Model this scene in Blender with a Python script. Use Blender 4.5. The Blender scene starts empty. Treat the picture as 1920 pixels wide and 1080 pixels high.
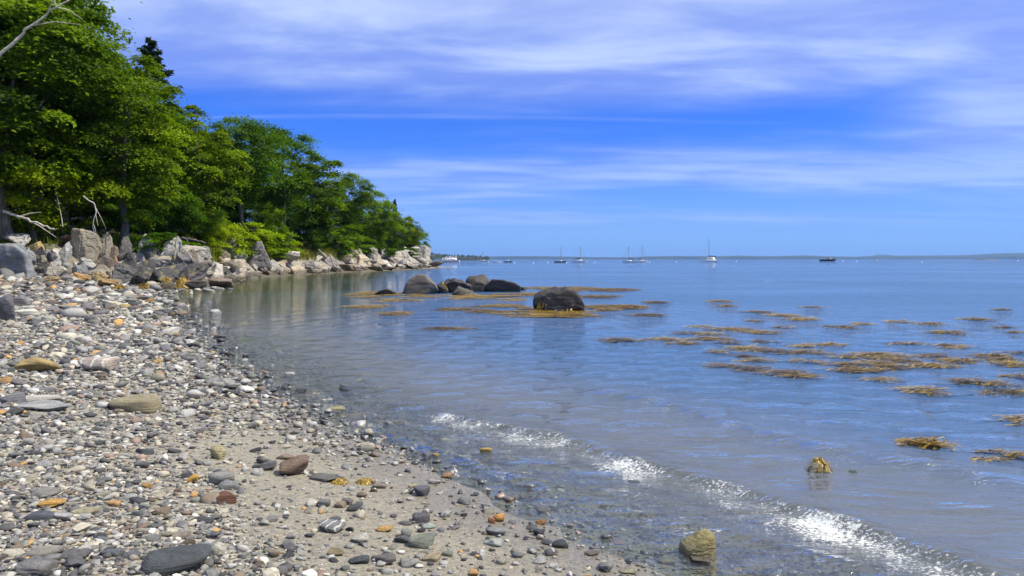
import bpy, bmesh, math, random
import numpy as np
from mathutils import Vector, Matrix

# ------------------------------------------------------------------ scene, camera, sky, sun
sc = bpy.context.scene
C = sc.collection
rad = math.radians
F = 1397.0            # focal length in photo pixels (1920 wide)
HOR = 486.0           # horizon row in the photo
CAMZ = 1.75
PITCH = math.atan((540 - HOR) / F)
cam_d = bpy.data.cameras.new('camera')
cam_d.sensor_width = 36.0
cam_d.lens = 36.0 * F / 1920.0
cam_d.clip_start = 0.05
cam_d.clip_end = 60000
cam = bpy.data.objects.new('camera', cam_d)
C.objects.link(cam)
cam.location = (0, 0, CAMZ)
cam.rotation_euler = (math.pi / 2 - PITCH, 0, 0)
sc.camera = cam

SUN_EL, SUN_AZ = rad(53), rad(98)      # azimuth clockwise from +Y (view direction)
world = bpy.data.worlds.new('World')
sc.world = world
world.use_nodes = True
sc.view_settings.view_transform = 'Standard'
sc.view_settings.look = 'None'
sc.view_settings.gamma = 1
sc.view_settings.use_curve_mapping = False
sc.view_settings.exposure = 0.62
SKY_STRENGTH = 0.10
sun_d = bpy.data.lights.new('sun', 'SUN')
sun_d.energy = 4.0
sun_d.angle = rad(0.6)
sun_d.color = (1.0, 0.91, 0.72)
sun = bpy.data.objects.new('sun', sun_d)
C.objects.link(sun)
sdir = Vector((math.sin(SUN_AZ) * math.cos(SUN_EL), math.cos(SUN_AZ) * math.cos(SUN_EL), math.sin(SUN_EL)))
sun.rotation_euler = sdir.to_track_quat('Z', 'Y').to_euler()
sun.location = sdir * 50
try:
    sc.cycles.use_denoising = True
    sc.cycles.max_bounces = 8
    sc.cycles.transparent_max_bounces = 12
    sc.cycles.volume_bounces = 0
    sc.cycles.caustics_reflective = False
    sc.cycles.caustics_refractive = False
    sc.cycles.sample_clamp_indirect = 6
except Exception:
    pass


# ------------------------------------------------------------------ node helper
class NT:
    def __init__(self, tree):
        self.t = tree
        tree.nodes.clear()

    def n(self, typ, ins=None, **props):
        nd = self.t.nodes.new(typ)
        for k, v in props.items():
            setattr(nd, k, v)
        for k, v in (ins or {}).items():
            s = nd.inputs[k]
            if isinstance(v, bpy.types.NodeSocket):
                self.t.links.new(v, s)
            else:
                if s.type == 'RGBA' and len(v) == 3:
                    v = (*v, 1)
                s.default_value = v
        return nd

    def m(self, op, a, b=None, c=None, clamp=False):
        ins = {0: a}
        if b is not None: ins[1] = b
        if c is not None: ins[2] = c
        nd = self.n('ShaderNodeMath', ins, operation=op, use_clamp=clamp)
        return nd.outputs[0]

    def mix(self, f, a, b, blend='MIX'):
        nd = self.n('ShaderNodeMix', {0: f, 6: a, 7: b}, data_type='RGBA', blend_type=blend, clamp_factor=True)
        return nd.outputs[2]

    def ss(self, v, lo, hi, a=0.0, b=1.0):
        nd = self.n('ShaderNodeMapRange', {0: v, 1: lo, 2: hi, 3: a, 4: b}, interpolation_type='SMOOTHSTEP')
        return nd.outputs[0]

    def noise(self, vec, scale, detail=4, rough=0.55, dist=0.0, typ='FBM'):
        nd = self.n('ShaderNodeTexNoise', {'Scale': scale, 'Detail': detail, 'Roughness': rough, 'Distortion': dist})
        if vec is not None:
            self.t.links.new(vec, nd.inputs['Vector'])
        return nd.outputs['Fac']

    def mapping(self, vec, loc=(0, 0, 0), rot=(0, 0, 0), scale=(1, 1, 1)):
        return self.n('ShaderNodeMapping', {0: vec, 1: loc, 2: rot, 3: scale}).outputs[0]

    def ramp(self, f, stops, interp='LINEAR'):
        nd = self.n('ShaderNodeValToRGB', {0: f})
        cr = nd.color_ramp
        cr.interpolation = interp
        while len(cr.elements) < len(stops):
            cr.elements.new(0.5)
        for e, (p, c) in zip(cr.elements, stops):
            e.position = p
            e.color = (*c, 1) if len(c) == 3 else c
        return nd.outputs[0]

    def bump(self, h, strength, dist, normal=None):
        ins = {'Strength': strength, 'Distance': dist, 'Height': h}
        if normal is not None:
            ins['Normal'] = normal
        return self.n('ShaderNodeBump', ins).outputs[0]

    def out(self, surf):
        o = self.n('ShaderNodeOutputMaterial')
        self.t.links.new(surf, o.inputs[0])


def newmat(name):
    mt = bpy.data.materials.new(name)
    mt.use_nodes = True
    return mt, NT(mt.node_tree)


# ------------------------------------------------------------------ sky with a broken veil of high cloud
def build_world():
    T = NT(world.node_tree)
    sky = T.n('ShaderNodeTexSky', sky_type='NISHITA', sun_disc=False, sun_elevation=SUN_EL, sun_rotation=SUN_AZ,
              altitude=0, air_density=1.0, dust_density=0.25, ozone_density=4.0).outputs[0]
    base = T.mix(1.0, sky, (0.17, 0.42, 1.15), 'MULTIPLY')
    co = T.n('ShaderNodeTexCoord').outputs['Generated']
    xyz = T.n('ShaderNodeSeparateXYZ', {0: co})
    x, y, z = xyz.outputs
    zp = T.m('ADD', T.m('MAXIMUM', z, 0.0), 0.07)
    px_ = T.m('DIVIDE', x, zp)
    py_ = T.m('DIVIDE', y, zp)
    P = T.n('ShaderNodeCombineXYZ', {0: px_, 1: py_, 2: 0.0}).outputs[0]
    az = T.m('DIVIDE', x, T.m('MAXIMUM', y, 0.05))
    n_big = T.noise(T.mapping(P, (3.1, 1.7, 0), (0, 0, 0.12), (0.22, 0.55, 1)), 1.0, 6, 0.55, 0.4)
    n_fine = T.noise(T.mapping(P, (0, 4, 0), (0, 0, -0.1), (0.8, 1.7, 1)), 1.3, 8, 0.56, 0.35)
    n_str = T.noise(T.mapping(P, (8.3, 2, 0), (0, 0, 0.03), (0.10, 1.6, 1)), 1.0, 5, 0.5, 0.3)
    # the veil: thick overhead, thinning towards the horizon ahead
    el = T.m('ADD', z, T.m('MULTIPLY', T.m('SUBTRACT', n_big, 0.5), 0.11))
    veil = T.ss(el, 0.165, 0.225)
    right = T.ss(T.m('ADD', az, T.m('MULTIPLY', T.m('SUBTRACT', n_big, 0.5), 0.5)), 0.36, 0.62)
    low = T.m('MULTIPLY', T.m('MULTIPLY', T.ss(n_big, 0.40, 0.66), T.ss(z, 0.02, 0.08)), 0.62)
    low2 = T.m('MULTIPLY', T.m('MULTIPLY', right, T.ss(z, 0.06, 0.15)), 0.75)
    cov = T.m('MAXIMUM', T.m('MULTIPLY', veil, T.ss(n_fine, 0.15, 0.75, 0.62, 0.95)), T.m('MAXIMUM', low, low2))
    streak = T.m('MULTIPLY', T.m('MULTIPLY', T.ss(n_str, 0.60, 0.74), T.ss(z, 0.05, 0.10)), 0.55)
    cov = T.m('MAXIMUM', cov, streak)
    shade = T.ss(T.m('ADD', T.m('MULTIPLY', n_fine, 0.6), T.m('MULTIPLY', n_big, 0.4)), 0.38, 0.63)
    ccol = T.mix(shade, (1.8, 2.65, 6.3), (3.7, 4.7, 7.0))
    ccol = T.mix(T.ss(z, 0.22, 0.42, 0.0, 0.85), ccol, T.mix(shade, (4.1, 4.9, 6.8), (5.9, 6.6, 8.0)))
    hazec = T.mix(T.ss(z, 0.0, 0.15, 0.95, 0.0), base, (1.75, 3.3, 6.6))
    col = T.mix(cov, hazec, ccol)
    # a few small low cumulus puffs
    n_pf = T.noise(T.mapping(co, (0, 0, 0), (0, 0, 0), (16, 16, 60)), 1.0, 5, 0.6)
    puff = T.m('MULTIPLY', T.m('MULTIPLY', T.ss(n_pf, 0.68, 0.78), T.ss(z, 0.012, 0.03)), T.ss(z, 0.05, 0.075, 1, 0))
    col = T.mix(T.m('MULTIPLY', puff, 0.6), col, (4.2, 5.0, 6.8))
    bg = T.n('ShaderNodeBackground', {0: col, 1: SKY_STRENGTH}).outputs[0]
    o = T.n('ShaderNodeOutputWorld')
    T.t.links.new(bg, o.inputs[0])


build_world()


# ------------------------------------------------------------------ pixel / ground maths
def ray(px, py):
    """direction through a photo pixel, scaled so that its forward (y) part is 1"""
    cx, cy = (px - 960) / F, (540 - py) / F
    c, s = math.cos(PITCH), math.sin(PITCH)
    fy, fz = c + cy * s, -s + cy * c
    return np.array([cx / fy, 1.0, fz / fy])


def gpt(px, py, z=0.0):
    r = ray(px, py)
    d = (z - CAMZ) / r[2]
    return r[0] * d, d


def at(px, py, Y):
    r = ray(px, py)
    return np.array([r[0] * Y, Y, CAMZ + r[2] * Y])


shore_px = [(1200, 1060), (1060, 1010), (960, 965), (880, 920), (800, 880), (700, 830), (620, 795), (560, 762),
            (480, 720), (425, 682), (387, 660), (362, 632), (330, 608), (312, 590), (300, 568), (282, 554), (300, 549.5),
            (340, 547), (400, 541.5), (434, 536), (448, 527), (480, 520.5), (540, 516), (600, 513), (705, 508), (780, 504.8), (822, 502.2), (840, 501)]
shore = [(60, -70), (24, -24), (11, -8), (5.5, -1.2), (3.0, 1.4), (1.6, 3.1)] + [gpt(*p) for p in shore_px] + \
        [(-17, 174), (-24, 190), (-40, 215), (-80, 250), (-200, 290), (-900, 330)]
shore = np.array(shore)
land_poly = np.vstack([shore, [[-900, -300], [60, -300]]])
bank_px = []
bank = np.array([(-60, -300), (-52, -20), (-40, 20), (-33, 33), (-29.0, 40), (-26.3, 43.5), (-23.5, 45.5), (-20.6, 45.6), (-19.3, 47), (-20.2, 52),
                 (-23.8, 62), (-26.2, 72), (-25.6, 82), (-24.8, 92), (-23.0, 104), (-21.6, 114), (-19.0, 128), (-17.8, 142), (-17.4, 156), (-20, 170), (-28, 188), (-44, 212),
                 (-84, 246), (-200, 284), (-900, 322)])
bank_poly = np.vstack([bank, [[-900, -300]]])


def sdist(P, line, poly):
    """signed distance: positive inside poly"""
    P = np.asarray(P, float).reshape(-1, 2)
    best = np.full(len(P), 1e18)
    for a, b in zip(line[:-1], line[1:]):
        ab = b - a
        t = np.clip(((P - a) @ ab) / (ab @ ab), 0, 1)
        d = P - (a + t[:, None] * ab)
        best = np.minimum(best, (d * d).sum(1))
    inside = np.zeros(len(P), bool)
    n = len(poly)
    for i in range(n):
        x1, y1 = poly[i]
        x2, y2 = poly[(i + 1) % n]
        if y1 == y2:
            continue
        c = ((y1 > P[:, 1]) != (y2 > P[:, 1])) & (P[:, 0] < (x2 - x1) * (P[:, 1] - y1) / (y2 - y1) + x1)
        inside ^= c
    return np.where(inside, 1, -1) * np.sqrt(best)


def _hash(i, j, k, seed):
    h = (i * 374761393 + j * 668265263 + k * 2147483647 + seed * 974634777) & 0xFFFFFFFF
    h = ((h ^ (h >> 13)) * 1274126177) & 0xFFFFFFFF
    h = h ^ (h >> 16)
    return (h & 0xFFFFFF) / float(0xFFFFFF)


def vnoise(p, seed=0):
    p = np.asarray(p, float)
    i = np.floor(p).astype(np.int64)
    f = p - i
    f = f * f * (3 - 2 * f)
    r = 0
    for dx in (0, 1):
        for dy in (0, 1):
            for dz in (0, 1):
                w = (f[:, 0] if dx else 1 - f[:, 0]) * (f[:, 1] if dy else 1 - f[:, 1]) * (f[:, 2] if dz else 1 - f[:, 2])
                r = r + w * _hash(i[:, 0] + dx, i[:, 1] + dy, i[:, 2] + dz, seed)
    return r


def fbm(p, seed=0, octv=4):
    a, s, r = 0.5, 1.0, 0
    for o in range(octv):
        r = r + a * (vnoise(np.asarray(p) * s, seed + o * 17) - 0.5)
        a *= 0.5
        s *= 2.03
    return r


def sstep(x, a, b):
    t = np.clip((x - a) / (b - a), 0, 1)
    return t * t * (3 - 2 * t)


def height(P):
    P = np.asarray(P, float).reshape(-1, 2)
    s = sdist(P, shore, land_poly)
    t = sdist(P, bank, bank_poly)
    P3 = np.c_[P, np.zeros(len(P))]
    z = np.where(s > 0, 0.105 * np.minimum(s, 9) + 0.02 * np.clip(s - 9, 0, 20), np.maximum(0.085 * s, -3.2))
    z = z + 1.7 * sstep(t, -0.3, 2.4) + 0.75 * sstep(t, 2.2, 7) + 0.17 * np.clip(t - 7, 0, 38)
    z = z + fbm(P3 * 0.6, 5, 3) * 0.08 * sstep(np.abs(s), 0.3, 3) + fbm(P3 * 3.1, 9, 2) * 0.022
    z = z + fbm(P3 * 0.8, 15, 4) * 0.5 * sstep(t, 0, 2)
    return z


def h1(x, y):
    return float(height([[x, y]])[0])


def hit(px, py):
    """where the ray of a pixel meets the ground"""
    r = ray(px, py)
    ds = np.concatenate([np.arange(3, 20, 0.05), np.arange(20, 220, 0.25)])
    pts = ds[:, None] * r
    z = height(pts[:, :2])
    below = (CAMZ + pts[:, 2]) < z
    k = int(np.argmax(below)) if below.any() else len(ds) - 1
    return np.array([pts[k, 0], pts[k, 1], z[k]])


# ------------------------------------------------------------------ mesh helpers
def mesh(name, V, Fc, smooth=True, attrs=None):
    V = np.asarray(V, np.float32)
    Fc = np.asarray(Fc, np.int32)
    me = bpy.data.meshes.new(name)
    n, k = Fc.shape
    me.vertices.add(len(V))
    me.vertices.foreach_set('co', V.ravel())
    me.loops.add(n * k)
    me.loops.foreach_set('vertex_index', Fc.ravel())
    me.polygons.add(n)
    me.polygons.foreach_set('loop_start', np.arange(0, n * k, k, dtype=np.int32))
    if isinstance(smooth, np.ndarray):
        me.polygons.foreach_set('use_smooth', smooth)
    else:
        me.polygons.foreach_set('use_smooth', np.full(n, bool(smooth)))
    for nm, arr in (attrs or {}).items():
        arr = np.asarray(arr, np.float32)
        if arr.ndim == 1:
            a = me.attributes.new(nm, 'FLOAT', 'POINT')
            a.data.foreach_set('value', arr)
        else:
            a = me.attributes.new(nm, 'FLOAT_COLOR', 'POINT')
            a.data.foreach_set('color', np.c_[arr, np.ones(len(arr))].astype(np.float32).ravel())
    me.update(calc_edges=True)
    return me


def add(name, me, mat=None, parent=None, loc=None, rot=None, scale=None, color=None):
    o = bpy.data.objects.new(name, me)
    C.objects.link(o)
    if mat is not None and me is not None and not me.materials:
        me.materials.append(mat)
    if parent is not None:
        o.parent = parent
    if loc is not None: o.location = [float(v) for v in loc]
    if rot is not None: o.rotation_euler = [float(v) for v in rot]
    if scale is not None: o.scale = (scale,) * 3 if np.isscalar(scale) else [float(v) for v in scale]
    if color is not None: o.color = (*[float(c) for c in color], 1.0)
    return o


def tag(o, label=None, cat=None, group=None, kind=None):
    if label: o['label'] = label
    if cat: o['category'] = cat
    if group: o['group'] = group
    if kind: o['kind'] = kind
    return o


_ico = {}


def ico(sub):
    if sub not in _ico:
        bm = bmesh.new()
        bmesh.ops.create_icosphere(bm, subdivisions=sub, radius=1.0)
        bm.verts.ensure_lookup_table()
        V = np.array([v.co[:] for v in bm.verts])
        Fc = np.array([[v.index for v in f.verts] for f in bm.faces])
        bm.free()
        V /= np.linalg.norm(V, axis=1)[:, None]
        _ico[sub] = (V, Fc)
    return _ico[sub]


def rock_verts(seed, dims, planes=10, p=14, amp=0.07, freq=1.6, sub=4, strata=0.0, sdir_=(0.3, 0.2, 1.0), sfreq=9.0, lo=0.6, chunk=0.0, spire=False):
    rng = np.random.default_rng(seed)
    D, Fc = ico(sub)
    n = rng.normal(size=(planes, 3))
    if spire:
        n[:, 2] = np.abs(n[:, 2]) * 0.5 + 0.25
    n /= np.linalg.norm(n, axis=1)[:, None]
    n = np.vstack([n, [[0, 0, -1], [0, 0, 1], [1, 0, 0], [-1, 0, 0], [0, 1, 0], [0, -1, 0]]])
    d = np.concatenate([rng.uniform(lo, 1.0, planes), rng.uniform(1.0, 1.25, 6)])
    t = np.maximum((D @ n.T) / d, 0)
    r = 1.0 / np.power(np.power(t, p).sum(1), 1.0 / p)
    V = D * r[:, None]
    nz = fbm(V * freq + seed * 3.7, seed, 5)
    V = V + D * (nz * amp * 2)[:, None]
    if chunk:
        K = rng.normal(size=(int(26), 3)); K /= np.linalg.norm(K, axis=1)[:, None]
        U = V + fbm(V * 3.0 + 9, seed + 3, 3)[:, None] * 0.35
        d2 = ((U[:, None, :] - K[None] * 0.85) ** 2).sum(2)
        srt = np.argsort(d2, axis=1)[:, :2]
        offs = rng.uniform(-1, 0.4, len(K))[srt[:, 0]] * chunk
        gap = np.take_along_axis(d2, srt[:, 1:2], 1)[:, 0] - np.take_along_axis(d2, srt[:, 0:1], 1)[:, 0]
        V = V + D * (offs - chunk * 0.7 * np.exp(-(gap / 0.035) ** 2) + fbm(V * 6 + 3, seed + 8, 3) * chunk * 0.7)[:, None]
    if strata:
        a = np.array(sdir_, float)
        a /= np.linalg.norm(a)
        u = V @ a * sfreq + fbm(V * 1.4, seed + 5, 3) * 2.0
        fl = np.floor(u)
        off = (_hash(fl.astype(np.int64), 0 * fl.astype(np.int64), 0 * fl.astype(np.int64), seed) - 0.5) * strata
        edge = -np.exp(-((u - fl - 0.5) ** 2 - 0.25) ** 2 * 200) * strata * 0.25
        V = V + (D - np.outer(D @ a, a)) * (off + edge)[:, None]
    return V * np.array(dims), Fc


def tube(pts, radii, seg=7, cap=True):
    pts = np.asarray(pts, float)
    V, Fc = [], []
    n = len(pts)
    for i in range(n):
        t = pts[min(i + 1, n - 1)] - pts[max(i - 1, 0)]
        t /= np.linalg.norm(t) + 1e-9
        up = np.array([0, 0, 1.0]) if abs(t[2]) < 0.9 else np.array([1.0, 0, 0])
        a = np.cross(t, up); a /= np.linalg.norm(a)
        b = np.cross(t, a)
        for k in range(seg):
            an = 2 * math.pi * k / seg
            V.append(pts[i] + radii[i] * (math.cos(an) * a + math.sin(an) * b))
    for i in range(n - 1):
        for k in range(seg):
            k2 = (k + 1) % seg
            Fc.append((i * seg + k, i * seg + k2, (i + 1) * seg + k2, (i + 1) * seg + k))
    return np.array(V), np.array(Fc)


def join(parts):
    Vs, Fs, off = [], [], 0
    for V, Fc in parts:
        Vs.append(V); Fs.append(np.asarray(Fc) + off); off += len(V)
    return np.vstack(Vs), np.vstack(Fs)


def box(x0, x1, y0, y1, z0, z1):
    V = np.array([(x, y, z) for z in (z0, z1) for y in (y0, y1) for x in (x0, x1)], float)
    Fc = np.array([(0, 2, 3, 1), (4, 5, 7, 6), (0, 1, 5, 4), (2, 6, 7, 3), (0, 4, 6, 2), (1, 3, 7, 5)])
    return V, Fc


# ------------------------------------------------------------------ materials
def make_ground_mat():
    mt, T = newmat('shore_ground')
    geo = T.n('ShaderNodeNewGeometry')
    pos = geo.outputs['Position']
    z = T.n('ShaderNodeSeparateXYZ', {0: pos}).outputs[2]
    inl = T.n('ShaderNodeAttribute', attribute_name='bank').outputs['Fac']
    n1 = T.noise(pos, 1.1, 5, 0.6)
    n2 = T.noise(pos, 150, 2, 0.7)
    n3 = T.noise(pos, 34, 4, 0.7)
    sand = T.mix(n1, (0.19, 0.175, 0.145), (0.29, 0.268, 0.215))
    grain = T.ramp(n2, [(0.30, (0.25, 0.24, 0.24)), (0.46, (0.9, 0.9, 0.9)), (0.58, (1.1, 1.08, 1.0)), (0.70, (2.0, 1.9, 1.7))])
    sand = T.mix(0.85, sand, grain, 'MULTIPLY')
    grit = T.ramp(n3, [(0.34, (0.42, 0.41, 0.42)), (0.5, (1, 1, 1)), (0.66, (1.28, 1.25, 1.18))])
    sand = T.mix(0.8, sand, grit, 'MULTIPLY')
    vor = T.n('ShaderNodeTexVoronoi', {'Vector': T.mapping(pos, (0, 0, 0), (0, 0, 0), (1, 1.2, 1)), 'Scale': 17.0, 'Randomness': 1.0})
    vr = T.n('ShaderNodeSeparateColor', {0: vor.outputs['Color']}).outputs[0]
    pcol = T.ramp(vr, [(0.0, (0.06, 0.062, 0.068)), (0.2, (0.13, 0.13, 0.13)), (0.42, (0.23, 0.225, 0.215)), (0.62, (0.36, 0.34, 0.29)), (0.78, (0.18, 0.15, 0.12)), (0.9, (0.45, 0.43, 0.38))], 'CONSTANT')
    pm = T.m('MULTIPLY', T.n('ShaderNodeAttribute', attribute_name='peb').outputs['Fac'], T.ss(vor.outputs['Distance'], 0.42, 0.62, 1, 0))
    sand = T.mix(T.m('MULTIPLY', pm, T.ss(vr, 0.02, 0.05)), sand, pcol)
    wet = T.ss(T.m('ADD', z, T.m('MULTIPLY', T.m('SUBTRACT', n1, 0.5), 0.08)), 0.015, 0.10, 1, 0)
    sand = T.mix(T.m('MULTIPLY', wet, 0.34), sand, T.mix(1.0, sand, (0.42, 0.40, 0.38), 'MULTIPLY'))
    soil = T.mix(n3, (0.028, 0.02, 0.012), (0.075, 0.055, 0.03))
    moss = T.mix(n3, (0.03, 0.045, 0.014), (0.07, 0.09, 0.03))
    soil = T.mix(T.ss(n1, 0.45, 0.6), soil, moss)
    py = T.n('ShaderNodeSeparateXYZ', {0: pos}).outputs[1]
    n4 = T.noise(T.mapping(pos, (0, 0, 0), (0.4, 0.5, 0.3), (1, 1, 3)), 1.6, 6, 0.7, 0.6)
    rockc = T.ramp(n4, [(0.3, (0.07, 0.06, 0.05)), (0.45, (0.24, 0.22, 0.19)), (0.6, (0.40, 0.37, 0.33)), (0.72, (0.50, 0.47, 0.42))])
    low = T.ss(T.m('ADD', z, T.m('MULTIPLY', T.m('SUBTRACT', n4, 0.5), 0.8)), 0.3, 0.75, 1, 0)
    rockc = T.mix(T.m('MULTIPLY', low, 0.85), rockc, T.mix(n4, (0.03, 0.024, 0.014), (0.12, 0.09, 0.05)))
    onb = T.m('MULTIPLY', T.ss(py, 43.5, 46.5), T.ss(inl, -1.8, -0.9))
    soil = T.mix(T.m('MULTIPLY', T.ss(py, 43.5, 46.5), T.ss(T.m('ADD', inl, n4), 2.0, 3.2, 1, 0)), soil, rockc)
    sand = T.mix(onb, sand, rockc)
    colr = T.mix(T.ss(T.m('ADD', inl, T.m('SUBTRACT', n1, 0.5)), 0.2, 1.4), sand, soil)
    rough = T.m('SUBTRACT', 0.9, T.m('MULTIPLY', wet, 0.5))
    b = T.bump(n2, 0.6, 0.004)
    b = T.bump(n3, 0.6, 0.015, b)
    b = T.bump(vor.outputs['Distance'], T.m('MULTIPLY', pm, -0.9), 0.02, b)
    b = T.bump(n4, onb, 0.25, b)
    bs = T.n('ShaderNodeBsdfPrincipled', {'Base Color': colr, 'Roughness': rough, 'Normal': b}).outputs[0]
    T.out(bs)
    return mt


def make_stone_mat(name, src='OBJ', tide=False, vein=0.0, streak=0.6, wetline=True, lichen=0.0):
    """stone whose hue comes from the object's own colour (or the pebble's vertex colour)"""
    mt, T = newmat(name)
    geo = T.n('ShaderNodeNewGeometry')
    pos = geo.outputs['Position']
    z = T.n('ShaderNodeSeparateXYZ', {0: pos}).outputs[2]
    oi = T.n('ShaderNodeObjectInfo')
    if src == 'OBJ':
        base = oi.outputs['Color']
        co = T.n('ShaderNodeTexCoord').outputs['Object']
        off = T.n('ShaderNodeCombineXYZ', {0: T.m('MULTIPLY', oi.outputs['Random'], 37.0), 1: T.m('MULTIPLY', oi.outputs['Random'], 11.0), 2: 0.0}).outputs[0]
        vec = T.n('ShaderNodeVectorMath', {0: co, 1: off}, operation='ADD').outputs[0]
    else:
        base = T.n('ShaderNodeAttribute', attribute_name='col').outputs['Color']
        vec = pos
    k = {'OBJ': 1.0, 'ATT': 14.0}[src]
    n1 = T.noise(vec, 1.3 * k, 6, 0.62, 0.4)
    n2 = T.noise(T.mapping(vec, (0, 0, 0), (0.5, 0.35, 0.2), (1.2, 1.2, 7.0)), 1.6 * k, 5, 0.6, 0.6)
    n3 = T.noise(vec, 14.0 * k, 4, 0.7)
    c = T.mix(streak, base, T.ramp(n2, [(0.25, (0.42, 0.42, 0.44)), (0.5, (0.95, 0.95, 0.95)), (0.72, (1.45, 1.42, 1.36))]), 'MULTIPLY')
    c = T.mix(0.7, c, T.ramp(n1, [(0.28, (0.5, 0.5, 0.52)), (0.52, (1, 1, 1)), (0.74, (1.35, 1.33, 1.28))]), 'MULTIPLY')
    c = T.mix(0.6, c, T.ramp(n3, [(0.3, (0.6, 0.6, 0.6)), (0.5, (1, 1, 1)), (0.7, (1.3, 1.3, 1.3))]), 'MULTIPLY')
    if vein:
        w = T.n('ShaderNodeTexWave', {'Vector': vec, 'Scale': 0.9 * k, 'Distortion': 6.0, 'Detail': 3.0}).outputs['Fac']
        c = T.mix(T.m('MULTIPLY', T.ss(w, 0.86, 0.97), vein), c, (0.62, 0.6, 0.55))
    if lichen:
        c = T.mix(T.m('MULTIPLY', T.ss(T.noise(vec, 3.2, 5, 0.6), 0.54, 0.66), lichen), c, (0.27, 0.23, 0.10))
    rough = 0.82
    if tide:
        # barnacle-pale splash zone above, dark weed-stained rock below the high-water mark
        zz = T.m('ADD', z, T.m('MULTIPLY', T.m('SUBTRACT', n1, 0.5), 0.9))
        dark = T.ss(zz, 0.38, 0.85, 1, 0)
        dcol = T.mix(n1, (0.028, 0.022, 0.014), (0.10, 0.078, 0.045))
        c = T.mix(T.m('MULTIPLY', dark, 0.88), c, dcol)
        rough = T.m('SUBTRACT', 0.85, T.m('MULTIPLY', dark, 0.3))
    elif wetline:
        wet = T.ss(T.m('ADD', z, T.m('MULTIPLY', T.m('SUBTRACT', n1, 0.5), 0.06)), 0.02, 0.085, 1, 0)
        c = T.mix(T.m('MULTIPLY', wet, 0.42), c, T.mix(1.0, c, (0.34, 0.34, 0.36), 'MULTIPLY'))
        rough = T.m('SUBTRACT', 0.8, T.m('MULTIPLY', wet, 0.5))
    b = T.bump(n3, 0.5, 0.02 / k)
    b = T.bump(n2, 0.6, 0.06 / k, b)
    bs = T.n('ShaderNodeBsdfPrincipled', {'Base Color': c, 'Roughness': rough, 'Normal': b}).outputs[0]
    T.out(bs)
    return mt


def make_leaf_mat(name, dark, light, trans=0.45):
    mt, T = newmat(name)
    tone = T.n('ShaderNodeAttribute', attribute_name='tone').outputs['Fac']
    oi = T.n('ShaderNodeObjectInfo')
    c = T.mix(tone, dark, light)
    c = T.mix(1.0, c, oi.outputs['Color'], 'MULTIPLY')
    tc = T.mix(1.0, c, (1.5, 1.55, 0.35), 'MULTIPLY')
    d = T.n('ShaderNodeBsdfPrincipled', {'Base Color': c, 'Roughness': 0.6, 'Specular IOR Level': 0.12}).outputs[0]
    t = T.n('ShaderNodeBsdfTranslucent', {0: tc}).outputs[0]
    T.out(T.n('ShaderNodeMixShader', {0: trans, 1: d, 2: t}).outputs[0])
    return mt


def make_plain(name, col, rough=0.6, noise=0.25, scale=6.0, metallic=0.0):
    mt, T = newmat(name)
    co = T.n('ShaderNodeTexCoord').outputs['Object']
    n = T.noise(co, scale, 4, 0.6)
    c = T.mix(noise, col, T.ramp(n, [(0.3, tuple(0.5 * v for v in col)), (0.7, tuple(min(1, 1.4 * v) for v in col))]))
    T.out(T.n('ShaderNodeBsdfPrincipled', {'Base Color': c, 'Roughness': rough, 'Metallic': metallic}).outputs[0])
    return mt


def make_bark(name, a, b_, sc_=(6, 6, 1.2)):
    mt, T = newmat(name)
    co = T.n('ShaderNodeTexCoord').outputs['Object']
    n = T.noise(T.mapping(co, (0, 0, 0), (0, 0, 0), sc_), 2.0, 5, 0.65)
    c = T.mix(T.ss(n, 0.35, 0.65), a, b_)
    T.out(T.n('ShaderNodeBsdfPrincipled', {'Base Color': c, 'Roughness': 0.9, 'Normal': T.bump(n, 0.7, 0.03)}).outputs[0])
    return mt


def make_weed_mat():
    mt, T = newmat('rockweed')
    tone = T.n('ShaderNodeAttribute', attribute_name='tone').outputs['Fac']
    c = T.ramp(tone, [(0.0, (0.045, 0.028, 0.008)), (0.35, (0.14, 0.085, 0.015)), (0.65, (0.36, 0.235, 0.035)), (1.0, (0.62, 0.45, 0.10))])
    d = T.n('ShaderNodeBsdfPrincipled', {'Base Color': c, 'Roughness': 0.42}).outputs[0]
    t = T.n('ShaderNodeBsdfTranslucent', {0: c}).outputs[0]
    T.out(T.n('ShaderNodeMixShader', {0: 0.25, 1: d, 2: t}).outputs[0])
    return mt


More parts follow.
